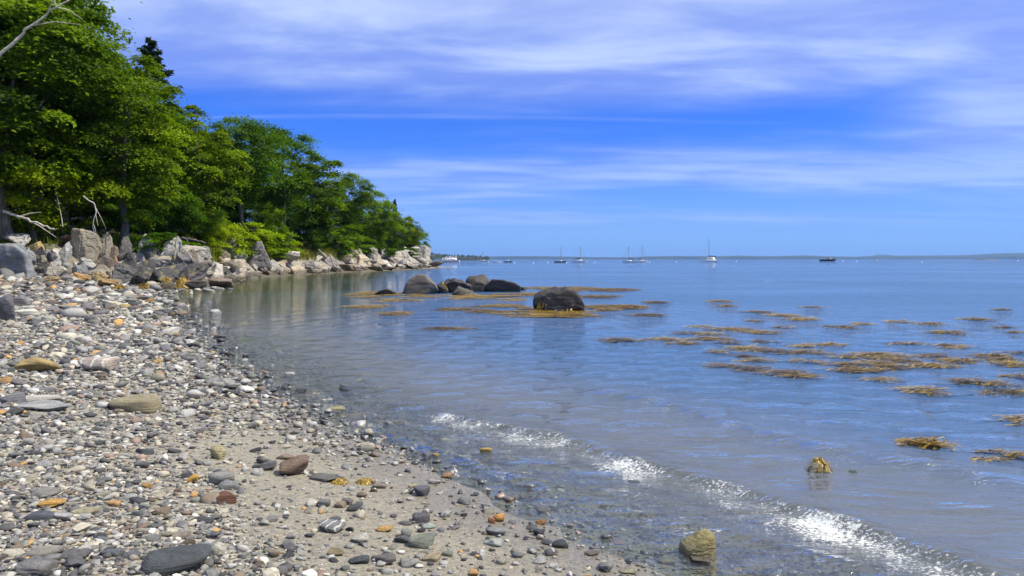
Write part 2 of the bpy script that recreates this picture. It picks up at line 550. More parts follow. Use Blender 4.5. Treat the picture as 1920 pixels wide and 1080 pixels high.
def make_water_mat():
    mt, T = newmat('sea_water')
    pos = T.n('ShaderNodeNewGeometry').outputs['Position']
    depth = T.n('ShaderNodeAttribute', attribute_name='depth').outputs['Fac']
    foam_sparkle = T.n('ShaderNodeAttribute', attribute_name='foam_sparkle').outputs['Fac']
    calm = T.noise(T.mapping(pos, (5, 3, 0), (0, 0, 0.1), (0.035, 0.075, 1)), 1.0, 3, 0.5, 0.4)
    wxyz = T.n('ShaderNodeSeparateXYZ', {0: pos}).outputs
    wy = wxyz[1]
    # sheltered corner of the cove: calmer, with the trees' green reflection painted in
    lee_reflection = T.m('MULTIPLY', T.ss(T.m('ADD', wxyz[0], T.m('MULTIPLY', wy, 0.16)), 1.5, -3.0), T.m('MULTIPLY', T.ss(wy, 13, 26), T.ss(wy, 170, 120)))
    chop = T.m('MULTIPLY', T.ss(calm, 0.36, 0.62, 0.45, 1.0), T.m('SUBTRACT', 1.0, T.m('MULTIPLY', lee_reflection, 0.55)))
    # ripples: finer near the shore, longer out in the bay
    r1 = T.noise(T.mapping(pos, (0, 0, 0), (0, 0, 0.25), (2.4, 7.5, 1)), 1.0, 4, 0.6, 0.5)
    r2 = T.noise(T.mapping(pos, (3, 9, 0), (0, 0, -0.18), (0.6, 2.4, 1)), 1.0, 3, 0.5, 0.9)
    r3 = T.noise(T.mapping(pos, (1, 5, 0), (0, 0, 0.05), (0.10, 0.30, 1)), 1.0, 5, 0.6, 0.4)
    r0 = T.noise(T.mapping(pos, (7, 2, 0), (0, 0, 0.5), (9, 17, 1)), 1.0, 3, 0.6, 0.3)
    b = T.bump(r0, T.m('MULTIPLY', chop, 0.9), 0.016)
    b = T.bump(r1, T.m('MULTIPLY', chop, 1.0), 0.070, b)
    b = T.bump(r2, T.m('MULTIPLY', chop, 1.0), 0.19, b)
    b = T.bump(r3, T.m('SUBTRACT', 0.8, T.m('MULTIPLY', lee_reflection, 0.7)), 0.40, b)
    fr = T.n('ShaderNodeFresnel', {'IOR': 1.42, 'Normal': b}).outputs[0]
    gl = T.n('ShaderNodeBsdfGlossy', {'Color': (1, 1, 1), 'Roughness': 0.03, 'Normal': b}).outputs[0]
    tr = T.n('ShaderNodeBsdfTransparent', {0: (0.86, 0.93, 0.90)}).outputs[0]
    shal = T.mix(T.ss(wy, 24, 40), (0.15, 0.165, 0.188), (0.085, 0.095, 0.03))  # olive cove shallows: weedy bed plus painted-in reflection of the trees
    bcol = T.mix(T.ss(depth, 0.55, 0.97), shal, T.mix(lee_reflection, (0.036, 0.092, 0.200), (0.028, 0.050, 0.030)))  # deep cove colour turned dark green to paint the trees' reflection
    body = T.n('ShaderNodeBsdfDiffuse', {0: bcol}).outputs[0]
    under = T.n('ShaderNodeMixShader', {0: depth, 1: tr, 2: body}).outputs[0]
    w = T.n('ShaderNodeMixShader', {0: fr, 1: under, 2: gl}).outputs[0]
    f1 = T.noise(T.mapping(pos, (0, 0, 0), (0, 0, 0.3), (1, 1.6, 1)), 34.0, 4, 0.8)
    f2 = T.noise(pos, 2.6, 3, 0.6, 0.5)
    fm = T.m('ADD', T.m('MULTIPLY', foam_sparkle, 0.31), T.m('MULTIPLY', T.m('SUBTRACT', f2, 0.5), 0.5))
    mask = T.ss(T.m('ADD', f1, fm), 0.78, 0.93)
    mask = T.m('MULTIPLY', T.m('MULTIPLY', mask, T.ss(foam_sparkle, 0.02, 0.12)), 0.75)
    fo = T.n('ShaderNodeBsdfDiffuse', {0: (0.80, 0.82, 0.80)}).outputs[0]
    T.out(T.n('ShaderNodeMixShader', {0: mask, 1: w, 2: fo}).outputs[0])
    return mt


M_ground = make_ground_mat()
M_stone = make_stone_mat('stone')
M_vein = make_stone_mat('veined_stone', vein=0.8)
M_peb = make_stone_mat('pebble', 'ATT', streak=0.45)
M_tide = make_stone_mat('tidal_rock', tide=True)
M_bed = make_stone_mat('bedrock', wetline=False, streak=0.9, lichen=0.5)
M_wetrock = make_stone_mat('weathered_boulder', wetline=True, streak=0.7)
M_leaf = make_leaf_mat('broadleaf', (0.028, 0.066, 0.007), (0.215, 0.315, 0.008), 0.38)
M_needle = make_leaf_mat('needles', (0.018, 0.040, 0.020), (0.045, 0.080, 0.034), 0.2)
M_bark = make_bark('bark', (0.055, 0.048, 0.04), (0.17, 0.155, 0.135))
M_birch = make_bark('pale_bark', (0.30, 0.27, 0.21), (0.62, 0.58, 0.48), (3, 3, 9))
M_drift = make_bark('driftwood', (0.28, 0.26, 0.23), (0.52, 0.49, 0.44))
M_weed = make_weed_mat()
M_water = make_water_mat()
M_white = make_plain('white_gelcoat', (0.80, 0.80, 0.78), 0.3, 0.1)
M_navy = make_plain('dark_hull', (0.018, 0.020, 0.03), 0.3, 0.2)
M_glass = make_plain('dark_window', (0.02, 0.025, 0.03), 0.12, 0.1)
M_mast = make_plain('spar', (0.22, 0.22, 0.23), 0.4, 0.1)
M_canvas = make_plain('blue_canvas', (0.02, 0.03, 0.07), 0.8, 0.2)
M_buoy = make_plain('buoy_plastic', (0.80, 0.80, 0.80), 0.4, 0.1)
M_hill = make_plain('far_forest', (0.022, 0.036, 0.030), 0.95, 0.5, 0.02)
M_red = make_plain('red_boot_stripe', (0.35, 0.03, 0.02), 0.5, 0.1)


# ------------------------------------------------------------------ ground
def graded(fine0, fine1, step, lo, hi, g=1.12, cap=1e9):
    a = list(np.arange(fine0, fine1 + 1e-6, step))
    s = step
    while a[-1] < hi:
        s = min(s * g, cap); a.append(a[-1] + s)
    s = step
    b = [a[0]]
    while b[-1] > lo:
        s = min(s * g, cap); b.append(b[-1] - s)
    return np.array(b[:0:-1] + a)


def grid(xs, ys):
    X, Y = np.meshgrid(xs, ys)
    nx, ny = len(xs), len(ys)
    idx = np.arange(nx * ny).reshape(ny, nx)
    Fc = np.stack([idx[:-1, :-1], idx[:-1, 1:], idx[1:, 1:], idx[1:, :-1]], -1).reshape(-1, 4)
    return np.c_[X.ravel(), Y.ravel()], Fc


def density(P):
    s = sdist(P, shore, land_poly)
    n = fbm(np.c_[P * 0.9, np.zeros(len(P))], 55, 3)
    sandy = sstep(P[:, 1] + n * 3, 8.2, 6.2) * sstep(s + n * 1.2, 2.3, 1.3) * sstep(s, -0.2, 0.1)
    d = 1.0 - 0.86 * sandy
    patch = fbm(np.c_[P * 1.6, np.ones(len(P))], 77, 3)
    d *= 0.72 + 0.28 * sstep(patch, -0.16, 0.02)
    d *= np.where(s < 0, sstep(s, -2.5, -0.2) * 0.42, 1.0)
    t = sdist(P, bank, bank_poly)
    return d * (t < 0.8)


xs = graded(-8, 4, 0.06, -420, 130, 1.07, 6.0)
ys = graded(2, 13, 0.06, -60, 330, 1.06, 3.0)
P, Fc = grid(xs, ys)
Z = height(P)
tb = sdist(P, bank, bank_poly)
g = add('beach_and_seabed', mesh('beach_and_seabed', np.c_[P, Z], Fc, True, {'bank': np.clip(tb, -2, 4), 'peb': density(P)}), M_ground)
tag(g, kind='structure')

# ------------------------------------------------------------------ sea
crest0 = np.array([gpt(*p) for p in [(640, 790), (720, 812), (820, 848), (930, 888), (1050, 926), (1180, 962), (1300, 990), (1430, 1022), (1580, 1062), (1750, 1110)]])
crest1 = np.array([gpt(*p) for p in [(760, 772), (860, 786), (960, 806), (1040, 822), (1120, 846), (1220, 878), (1330, 908), (1440, 944), (1540, 980), (1640, 1012), (1750, 1046), (1850, 1082), (2050, 1150)]])
crest2 = np.array([gpt(*p) for p in [(1080, 728), (1180, 744), (1270, 764), (1380, 795), (1490, 826), (1600, 850), (1720, 872), (1850, 898), (2000, 930)]])


def line_uv(P, line):
    best = np.full(len(P), 1e18); u = np.zeros(len(P)); v = np.zeros(len(P))
    L = 0.0
    tot = np.linalg.norm(np.diff(line, axis=0), axis=1).sum()
    for a, b in zip(line[:-1], line[1:]):
        ab = b - a; l = np.linalg.norm(ab)
        t = np.clip(((P - a) @ ab) / (l * l), 0, 1)
        d = P - (a + t[:, None] * ab)
        d2 = (d * d).sum(1)
        side = ab[0] * d[:, 1] - ab[1] * d[:, 0]   # >0: left of the crest, seaward
        m = d2 < best
        best = np.where(m, d2, best)
        u = np.where(m, np.sign(side) * np.sqrt(d2), u)
        v = np.where(m, (L + t * l) / tot, v)
        L += l
    return u, v


xs = graded(-6, 7.5, 0.045, -14000, 14000, 1.12)
ys = graded(3.2, 13, 0.045, -60, 14000, 1.10)
P, Fc = grid(xs, ys)
Zg = height(np.clip(P, [-400, -59], [128, 328]))
far = (P[:, 0] > 100) | (P[:, 1] > 300)
Zg = np.where(far & (P[:, 0] > -30), -3.2, Zg)
near = sstep(np.hypot(P[:, 0], P[:, 1]), 40, 14)
P3 = np.c_[P, np.zeros(len(P))]
warp = fbm(P3 * 0.5, 3, 3)
zw = np.zeros(len(P))
foam_sparkle = np.zeros(len(P))
near_m = (np.abs(P[:, 0]) < 30) & (P[:, 1] > 1) & (P[:, 1] < 40)
idx = np.where(near_m)[0]
Q = P[idx]
wq = fbm(np.c_[Q * 1.3, np.zeros(len(Q))], 31, 4) * 0.35
shoreu = -sdist(Q, shore, land_poly)
zq = np.zeros(len(Q)); fq = np.zeros(len(Q))
for line, A, f0, f1, fa, fv in ((crest0, 0.020, 0.05, 0.16, 0.55, (0.0, 1.0)), (crest1, 0.060, 0.055, 0.30, 1.0, (0.06, 1.0)), (crest2, 0.050, 0.16, 0.40, 0.55, (0.0, 0.75))):
    u, v = line_uv(Q, line)
    u = u + wq * 0.5
    along = sstep(v, 0.0, 0.12) * sstep(v, 1.0, 0.9) * (0.72 + 0.5 * np.clip(vnoise(np.c_[v * 14, v * 0, v * 0], 8), 0, 1))
    zq += A * along * np.where(u < 0, np.exp(-(u / f0) ** 2), np.exp(-(u / f1) ** 2))
    fo = sstep(u, -1.0, -0.10) * sstep(u, 0.12, -0.04) * along * fa
    fq = np.maximum(fq, fo)
edge = sstep(np.abs(shoreu + wq * 0.3), 0.28, 0.0) * 0.40
fq = np.maximum(fq, edge)
fq = np.maximum(fq, 0.42 * sstep(shoreu, 3.4, 1.2) * sstep(Q[:, 1], 16, 9))  # sparkle of the near-shore water painted in as scattered white specks
# small wind wavelets as real relief near the camera
tphase = (Q[:, 1] * 0.94 + Q[:, 0] * 0.34)
zq += (0.006 * np.sin(tphase * 2 * math.pi / 0.85 + wq * 14) + 0.004 * np.sin((Q[:, 1] * 0.8 - Q[:, 0] * 0.5) * 2 * math.pi / 0.5 + wq * 20)) * sstep(shoreu, 0.1, 1.2) * sstep(Q[:, 1], 30, 12)
zw[idx] = zq
foam_sparkle[idx] = fq
depth = np.clip(-Zg, 0, 4)
dep = (1 - np.exp(-depth / 0.20)) * 0.98
keep_v = Zg < 0.25
keep = keep_v[Fc].any(1)
Fc = Fc[keep]
used = np.unique(Fc)
remap = np.full(len(P), -1); remap[used] = np.arange(len(used))
w_ob = add('sea', mesh('sea', np.c_[P, zw][used], remap[Fc], True, {'depth': dep[used], 'foam_sparkle': foam_sparkle[used]}), M_water)
tag(w_ob, kind='structure')


def water_z(x, y):
    return 0.0


# ------------------------------------------------------------------ distant shores
def ridge(name, prof, Y, depth_, seed, mat):
    """a low wooded shore: prof = [(px, height px above the waterline)]"""
    px = np.array([p[0] for p in prof], float); hp = np.array([p[1] for p in prof], float)
    n = 400
    t = np.linspace(px[0], px[-1], n)
    hgt = np.interp(t, px, hp) / F * Y
    hgt = hgt + (fbm(np.c_[t * 0.25, t * 0, t * 0], seed, 4) * 1.1) / F * Y * np.minimum(1, hgt / (0.002 * Y))
    hgt = np.maximum(hgt, 0.3)
    x = (t - 960) / F * Y
    rows = []
    for k, (dy, s) in enumerate(((0, -0.02), (0.02, 0.45), (0.12, 0.75), (0.35, 1.0), (0.7, 0.8), (1.0, -0.02))):
        rows.append(np.c_[x, np.full(n, Y + dy * depth_) + fbm(np.c_[t * 0.05, t * 0 + k, t * 0], seed + 3, 3) * depth_ * 0.05, hgt * s if s > 0 else np.full(n, -1.0)])
    V = np.vstack(rows)
    idx = np.arange(len(V)).reshape(len(rows), n)
    Fc = np.stack([idx[:-1, :-1], idx[:-1, 1:], idx[1:, 1:], idx[1:, :-1]], -1).reshape(-1, 4)
    return tag(add(name, mesh(name, V, Fc), mat), kind='structure')


ridge('far_hills', [(1500, 0), (1600, 3), (1655, 7), (1675, 9.5), (1700, 7), (1760, 7.5), (1830, 8), (1900, 12), (2000, 13), (2300, 9), (2600, 0)], 11500, 900, 4, M_hill)
ridge('far_shore', [(760, 5), (880, 5), (960, 6.5), (1040, 6), (1120, 4.2), (1180, 4), (1230, 6), (1300, 6.5), (1345, 6), (1400, 7.2), (1460, 6), (1520, 7.6), (1575, 6), (1620, 5), (1680, 6.2), (1800, 6.5), (1850, 8), (1900, 10.5), (1990, 11), (2100, 8), (2400, 5)], 8200, 700, 7, M_hill)
hl = ridge('wooded_headland', [(640, 20), (740, 17), (800, 12.5), (830, 10), (860, 7.5), (885, 7.0), (905, 3.5), (914, 0.5)], 1150, 160, 12, M_hill)


def conifers(name, prof, Y, n, seed, hm):
    rng = np.random.default_rng(seed)
    parts = []
    px = np.array([p[0] for p in prof]); hp = np.array([p[1] for p in prof])
    for i in range(n):
        q = rng.uniform(px[0], px[-1]); dy = rng.uniform(5, 110)
        gz = np.interp(q, px, hp) / F * Y * (0.5 + 0.5 * min(1, dy / 55)) - 1
        hh = rng.uniform(*hm); r = hh * rng.uniform(0.16, 0.4)
        k = 6
        pts, fs = [], []
        for lev in range(3):
            z0 = gz + hh * (0.12 + 0.27 * lev); z1 = z0 + hh * 0.46
            rr = r * (1 - 0.27 * lev)
            b = len(pts)
            for a in range(k):
                an = 2 * math.pi * a / k + lev
                pts.append(((q - 960) / F * Y + rr * math.cos(an) * rng.uniform(.7, 1.2), Y + dy + rr * math.sin(an), z0))
            pts.append(((q - 960) / F * Y, Y + dy, min(z1, gz + hh)))
            for a in range(k):
                fs.append((b + a, b + (a + 1) % k, b + k))
        parts.append((np.array(pts), np.array(fs)))
    V, Fc = join(parts)
    return tag(add(name, mesh(name, V, Fc), M_hill), 'dark pointed conifers massed on the distant headland behind the motor yacht', 'forest', kind='stuff')


conifers('distant_forest', [(740, 11), (800, 7.5), (860, 3), (890, 2), (912, 0.3)], 1150, 260, 5, (4, 9))
V, Fc = rock_verts(77, (38, 9, 2.6), 8, 8, 0.15, 2.0, 4)
tag(add('low_islet', mesh('low_islet', V, Fc), M_tide, loc=at(1846, 486.6, 2300) * [1, 1, 0] + [0, 0, 0.2], color=(0.13, 0.12, 0.11)), 'dark low ledge island far off near the right edge', 'islet')

# ------------------------------------------------------------------ haze
hz_mat = bpy.data.materials.new('sea_haze'); hz_mat.use_nodes = True
T = NT(hz_mat.node_tree)
vol = T.n('ShaderNodeVolumePrincipled', {'Color': (0.30, 0.55, 1.0), 'Density': 0.00006, 'Anisotropy': 0.2}).outputs[0]
o_ = T.n('ShaderNodeOutputMaterial'); T.t.links.new(vol, o_.inputs['Volume'])
V, Fc = box(-14600, 14600, -400, 14700, -5, 190)
hz = tag(add('haze', mesh('haze', V, Fc, False), hz_mat), 'thin blue sea haze over the whole bay', 'haze', kind='stuff')


# ================================================================== OBJECTS
# ------------------------------------------------------------------ trees
def leaves(rng, pos, nrm, size, wid=0.62):
    n = len(pos)
    nrm = nrm / (np.linalg.norm(nrm, axis=1)[:, None] + 1e-9)
    t = rng.normal(size=(n, 3))
    t = t - (t * nrm).sum(1)[:, None] * nrm
    t /= np.linalg.norm(t, axis=1)[:, None] + 1e-9
    b = np.cross(nrm, t)
    s = size[:, None]
    V = np.stack([pos - t * s * 0.5, pos + b * s * 0.5 * wid + nrm * s * 0.10, pos + t * s * 0.5 - nrm * s * 0.08, pos - b * s * 0.5 * wid + nrm * s * 0.10], 1).reshape(-1, 3)
    Fc = np.arange(n * 4).reshape(n, 4)
    return V, Fc


def crown(name, seed, R, nc, per, leaf, pad=0.26, low=0.0, shell=0.45, droop=0.25, thick=0.30):
    """foliage pads spread through an uneven ovoid; origin at the crown's centre"""
    rng = np.random.default_rng(seed)
    R = np.array(R, float)
    d = rng.normal(size=(nc, 3))
    d /= np.linalg.norm(d, axis=1)[:, None]
    rr = shell + (1 - shell) * rng.uniform(0, 1, nc) ** 0.6
    lump = 1 + fbm(d * 1.7 + seed, seed, 3) * 0.75
    c = d * (rr * lump)[:, None]
    tz = c[:, 2]
    prof = np.where(tz > 0, 1.0, 1.0 - low * np.abs(tz))
    c[:, :2] *= prof[:, None]
    c = c * R
    tone_c = rng.uniform(0.05, 0.85, nc)
    pos, nr, tn, sz = [], [], [], []
    for i in range(nc):
        n = int(per * rng.uniform(0.5, 1.5))
        a = pad * R[0] * rng.uniform(0.6, 1.25)
        q = rng.normal(size=(n, 3)) * 0.5
        q = q * [a, a, a * thick]
        q[:, 2] -= droop * (q[:, 0] ** 2 + q[:, 1] ** 2) / a
        out = d[i] * [1, 1, 0.3]
        q[:, 2] -= (q @ out) * 0.25
        pos.append(c[i] + q)
        nr.append(rng.normal(size=(n, 3)) * 0.38 + [0, 0, 1.0] + out * 0.5)
        tn.append(np.clip(tone_c[i] + rng.normal(size=n) * 0.15, 0, 1))
        sz.append(leaf * rng.uniform(0.6, 1.3, n))
    pos, nr, tn, sz = np.vstack(pos), np.vstack(nr), np.concatenate(tn), np.concatenate(sz)
    V, Fc = leaves(rng, pos, nr, sz)
    return mesh(name, V, Fc, False, {'tone': np.repeat(tn, 4)}), c


def trunk(name, seed, H, base_r, cents, cz, lean=0.04, nl=9, fork=0.35):
    """tapered trunk with limbs that reach for the foliage pads"""
    rng = np.random.default_rng(seed + 99)
    n = 9
    t = np.linspace(0, 1, n)
    wob = np.cumsum(rng.normal(size=(n, 2)) * lean * H / n * 1.5, axis=0)
    pts = np.c_[wob, t * H * 0.9]
    r = base_r * (1 - 0.82 * t) * (1 + 0.5 * np.exp(-t * 18))
    parts = [tube(pts, r, 8)]
    cc = cents + [0, 0, cz]
    pick = rng.choice(len(cc), min(nl, len(cc)), replace=False)
    for i in pick:
        k = np.clip((cc[i, 2] / (H * 0.9)) * rng.uniform(0.5, 0.8), fork * 0.6, 0.9)
        p0 = np.array([np.interp(k, t, pts[:, 0]), np.interp(k, t, pts[:, 1]), k * H * 0.9])
        p1 = cc[i]
        mid = (p0 + p1) / 2 + [0, 0, 0.10 * np.linalg.norm(p1 - p0)]
        r0 = base_r * (1 - 0.82 * k) * 0.55
        parts.append(tube([p0, p0 * .5 + mid * .5, mid, p1], [r0, r0 * 0.8, r0 * 0.6, r0 * 0.15], 5))
    V, Fc = join(parts)
    return mesh(name, V, Fc)


TREE = {}


def inland(px, Y, tmin):
    """first distance along a pixel column, from Y on, that lies tmin metres behind the foot of the bank"""
    ds = np.arange(Y, Y + 60, 0.5)
    t = sdist(np.c_[(px - 960) / F * ds, ds], bank, bank_poly)
    ok = t >= tmin
    bad = np.where(~ok[:50])[0]
    return float(ds[bad[-1] + 1]) if len(bad) else float(Y)


_ordw = 'first second third fourth fifth sixth seventh eighth ninth tenth eleventh twelfth thirteenth fourteenth fifteenth sixteenth seventeenth eighteenth nineteenth twentieth'.split()


def ordinal_labels(items):
    """items: (object, phrase, place, screen x); look-alikes at one place are told apart by their order from the left"""
    fam = {}
    for o, ph, pl, x in items:
        fam.setdefault((ph, pl), []).append((x, o))
    for (ph, pl), lst in fam.items():
        lst.sort(key=lambda q: q[0])
        for k, (x, o) in enumerate(lst):
            if len(lst) == 1:
                o['label'] = f'{ph} {pl}'
            else:
                w = _ordw[k] if k < 20 else 'rightmost' if k == len(lst) - 1 else 'far right'
                w = 'leftmost' if k == 0 else 'rightmost' if k == len(lst) - 1 else w
                o['label'] = f'{w} {ph} {pl}' + ('' if w.endswith('most') else ', from left')


def screen_x(p):
    return 960 + p[0] / p[1] * F

#            R            nc   per  leaf  H    cz   base_r low
specs = {
    'maple':  ((4.6, 4.6, 7.0), 190, 240, 0.245, 15.5, 7.9, 0.26, 0.05),
    'maple2': ((4.4, 4.4, 6.4), 165, 240, 0.245, 15.5, 8.6, 0.24, 0.15),
    'oak':    ((4.6, 4.6, 4.9), 105, 210, 0.27, 15.5, 10.6, 0.26, 0.35),
    'oak2':   ((4.2, 4.2, 5.3), 100, 210, 0.27, 15.5, 10.0, 0.22, 0.3),
    'ash':    ((3.6, 3.6, 5.6), 95, 190, 0.29, 15.0, 9.2, 0.20, 0.3),
    'low':    ((4.3, 4.3, 4.6), 95, 200, 0.30, 10.5, 5.6, 0.18, 0.1),
}
for i, (k, (R, nc, per, leaf, H, cz, br, low)) in enumerate(specs.items()):
    cm, cents = crown('crown_' + k, 11 + i * 7, R, nc, per, leaf, 0.225 if k[:5] == 'maple' else 0.25, low, 0.42 if k != 'low' else 0.5, 0.25 if k[:5] == 'maple' else 0.12, 0.26 if k[:5] == 'maple' else 0.48)
    cm.materials.append(M_leaf)
    tm = trunk('trunk_' + k, 11 + i * 7, H, br, cents, cz)
    TREE[k] = (tm, cm, H, cz, R)


def conifer_meshes(seed, H, r0, nb, per, needle, up=-0.2):
    rng = np.random.default_rng(seed)
    tr = tube(np.c_[rng.normal(size=(8, 2)) * 0.03, np.linspace(0, H, 8)], np.linspace(0.2, 0.03, 8), 7)
    parts = [tr]
    pos, nr, tn = [], [], []
    for i in range(nb):
        t = (i + rng.uniform(-.4, .4)) / nb
        z = H * (0.16 + 0.83 * t)
        L = r0 * (1 - t) ** 0.75 * rng.uniform(0.6, 1.15) + 0.15
        an = i * 2.399 + rng.uniform(-.3, .3)
        dr = np.array([math.cos(an), math.sin(an), up + 0.5 * t])
        parts.append(tube([[0, 0, z], np.array([0, 0, z]) + dr * L * 0.95], [0.045 * (1 - t) + 0.01, 0.008], 4))
        n = int(per * (0.3 + L / r0))
        s = rng.uniform(0.15, 1.0, n)
        side = np.array([-dr[1], dr[0], 0])
        p = np.array([0, 0, z]) + dr * (s * L)[:, None] + side * (rng.normal(size=n) * L * 0.17 * (0.4 + s))[:, None] + np.c_[np.zeros((n, 2)), rng.normal(size=n) * 0.10 + (s - .5) * 0.12 * L]
        pos.append(p); nr.append(rng.normal(size=(n, 3)) * 0.5 + [0, 0, 1]); tn.append(np.clip(rng.uniform(0, 1) + rng.normal(size=n) * .2, 0, 1))
    pos, nr, tn = np.vstack(pos), np.vstack(nr), np.concatenate(tn)
    V, Fc = leaves(rng, pos, nr, needle * rng.uniform(.6, 1.4, len(pos)), 0.35)
    cm = mesh('crown_conifer', V, Fc, False, {'tone': np.repeat(tn, 4)})
    cm.materials.append(M_needle)
    Vt, Ft = join(parts)
    return mesh('trunk_conifer', Vt, Ft), cm, H


TREE['pine'] = conifer_meshes(3, 15.0, 3.3, 60, 190, 0.42)
TREE['spruce'] = conifer_meshes(8, 12.0, 2.3, 64, 150, 0.34)


def plant_tree(kind, px, Y, top_py, label, name='broadleaf_tree', cat='tree', tint=(1, 1, 1), rot=0.0, wide=1.0, group=None, bark=None, x=None):
    """px = column of the trunk, Y = distance, top_py = row of the crown's top"""
    Y = inland(px, Y, 2.2)
    X = (px - 960) / F * Y if x is None else x
    z0 = h1(X, Y)
    top = CAMZ + (HOR - top_py) / F * Y
    tm, cm = TREE[kind][:2]
    H = max(v.co[2] for v in cm.vertices) + (TREE[kind][3] if len(TREE[kind]) > 3 else 0) if kind not in _top else _top[kind]
    _top[kind] = H
    s = (top - z0) / H
    e = bpy.data.objects.new(name, None)
    C.objects.link(e)
    e.location = (X, Y, z0 - 0.1)
    e.rotation_euler = (0, 0, rot)
    e.scale = (s * wide, s * wide, s)
    add('trunk', tm, bark or M_bark, e)
    cz = TREE[kind][3] if len(TREE[kind]) > 3 else 0
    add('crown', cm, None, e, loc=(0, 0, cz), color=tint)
    tag(e, label, cat, group)
    return e


_top = {}
front = [
    # kind, trunk px, distance, top row, label, tint, rot, wide
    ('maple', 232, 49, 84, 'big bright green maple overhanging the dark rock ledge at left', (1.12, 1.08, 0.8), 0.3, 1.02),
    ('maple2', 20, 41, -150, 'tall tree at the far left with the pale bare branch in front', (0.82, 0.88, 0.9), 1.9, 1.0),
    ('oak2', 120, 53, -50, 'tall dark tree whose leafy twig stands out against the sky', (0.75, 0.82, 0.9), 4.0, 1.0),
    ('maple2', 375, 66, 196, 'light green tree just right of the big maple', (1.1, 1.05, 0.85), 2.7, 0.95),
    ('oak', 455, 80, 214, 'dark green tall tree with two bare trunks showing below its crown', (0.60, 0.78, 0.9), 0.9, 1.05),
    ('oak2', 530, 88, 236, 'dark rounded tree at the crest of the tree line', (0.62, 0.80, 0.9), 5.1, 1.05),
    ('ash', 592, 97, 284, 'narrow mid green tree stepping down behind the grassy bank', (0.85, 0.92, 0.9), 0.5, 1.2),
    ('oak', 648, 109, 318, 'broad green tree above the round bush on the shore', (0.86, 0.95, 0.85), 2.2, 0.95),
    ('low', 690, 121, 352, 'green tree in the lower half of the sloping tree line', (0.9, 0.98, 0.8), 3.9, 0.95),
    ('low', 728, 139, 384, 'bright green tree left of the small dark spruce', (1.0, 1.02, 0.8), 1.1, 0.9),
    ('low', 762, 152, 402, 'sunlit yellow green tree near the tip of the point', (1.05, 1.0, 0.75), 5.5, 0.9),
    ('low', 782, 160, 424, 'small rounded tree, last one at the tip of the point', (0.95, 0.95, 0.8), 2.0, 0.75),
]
for kind, px, Y, top, lab, tint, rot, wide in front:
    plant_tree(kind, px, Y, top, lab, tint=tint, rot=rot, wide=wide)
plant_tree('pine', 292, 66, 72, 'dark pine rising behind the big maple', 'pine_tree', rot=0.4, wide=1.1)
plant_tree('spruce', 741, 158, 372, 'small dark spruce breaking the skyline near the point', 'spruce_tree', wide=0.8)
plant_tree('spruce', 769, 168, 404, 'smallest dark spruce beside the tip of the point', 'spruce_tree', rot=2, wide=0.8)
# the wood behind the front row
rng = np.random.default_rng(42)
kk = list(specs)
back = []
bx = []
for Y, px, top in [(48, -90, -120), (50, 70, -20), (56, 180, 70), (60, 20, -60), (64, 120, 30), (62, 275, 165), (72, 210, 120), (76, 330, 190), (88, 390, 232), (84, 290, 190),
                   (98, 450, 250), (108, 510, 262), (104, 400, 262), (118, 570, 305), (126, 620, 335), (132, 560, 330), (142, 660, 362), (150, 700, 385), (160, 720, 398), (172, 752, 424),
                   (95, 340, 240), (115, 460, 285), (140, 610, 352), (165, 690, 400), (44, -180, -140), (60, -120, -60)]:
    k = kk[int(rng.integers(0, 5))]
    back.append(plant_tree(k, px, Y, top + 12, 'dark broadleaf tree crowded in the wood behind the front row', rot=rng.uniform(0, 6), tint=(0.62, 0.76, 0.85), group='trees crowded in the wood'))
    bx.append((back[-1], 'dark broadleaf tree', 'crowded behind ' + ('the big maple' if px < 340 else 'the tall dark trees' if px < 540 else 'the trees nearer the point'), px))
for i, (Y, px, top) in enumerate([(50, -60, 330), (52, 30, 330), (54, 95, 345), (55, 150, 350), (56, 205, 340), (57, 255, 335), (60, 310, 340), (64, 350, 350), (70, 20, 300), (72, 130, 300), (74, 220, 300),
                                  (76, 300, 310), (80, 375, 340), (92, 430, 360), (98, 470, 370), (104, 520, 380), (112, 570, 395), (120, 610, 405), (90, 350, 320), (60, -120, 300), (128, 660, 415), (140, 700, 425), (152, 735, 438), (160, 760, 445)]):
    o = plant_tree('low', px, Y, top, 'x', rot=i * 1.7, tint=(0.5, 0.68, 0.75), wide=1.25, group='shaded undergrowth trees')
    bx.append((o, 'low shaded tree', 'in the gap under ' + ('the big maple' if px < 340 else 'the tall dark trees' if px < 540 else 'the trees nearer the point'), px))
for i, (x_, y_) in enumerate([(-35, 39), (-38, 33), (-43, 27), (-47, 20), (-50, 12), (-41, 42), (-47, 34), (-53, 25)]):
    qx = 960 + x_ / y_ * F
    k = ('maple2', 'oak2', 'low')[i % 3]
    o = plant_tree(k, qx, y_, HOR - (9 if k == 'low' else 14.5) / y_ * F, 'x', rot=i, tint=(0.8, 0.9, 0.85), group='trees along the back of the beach')
    bx.append((o, 'green tree', 'along the back of the beach beyond the left edge', qx))
ordinal_labels(bx)
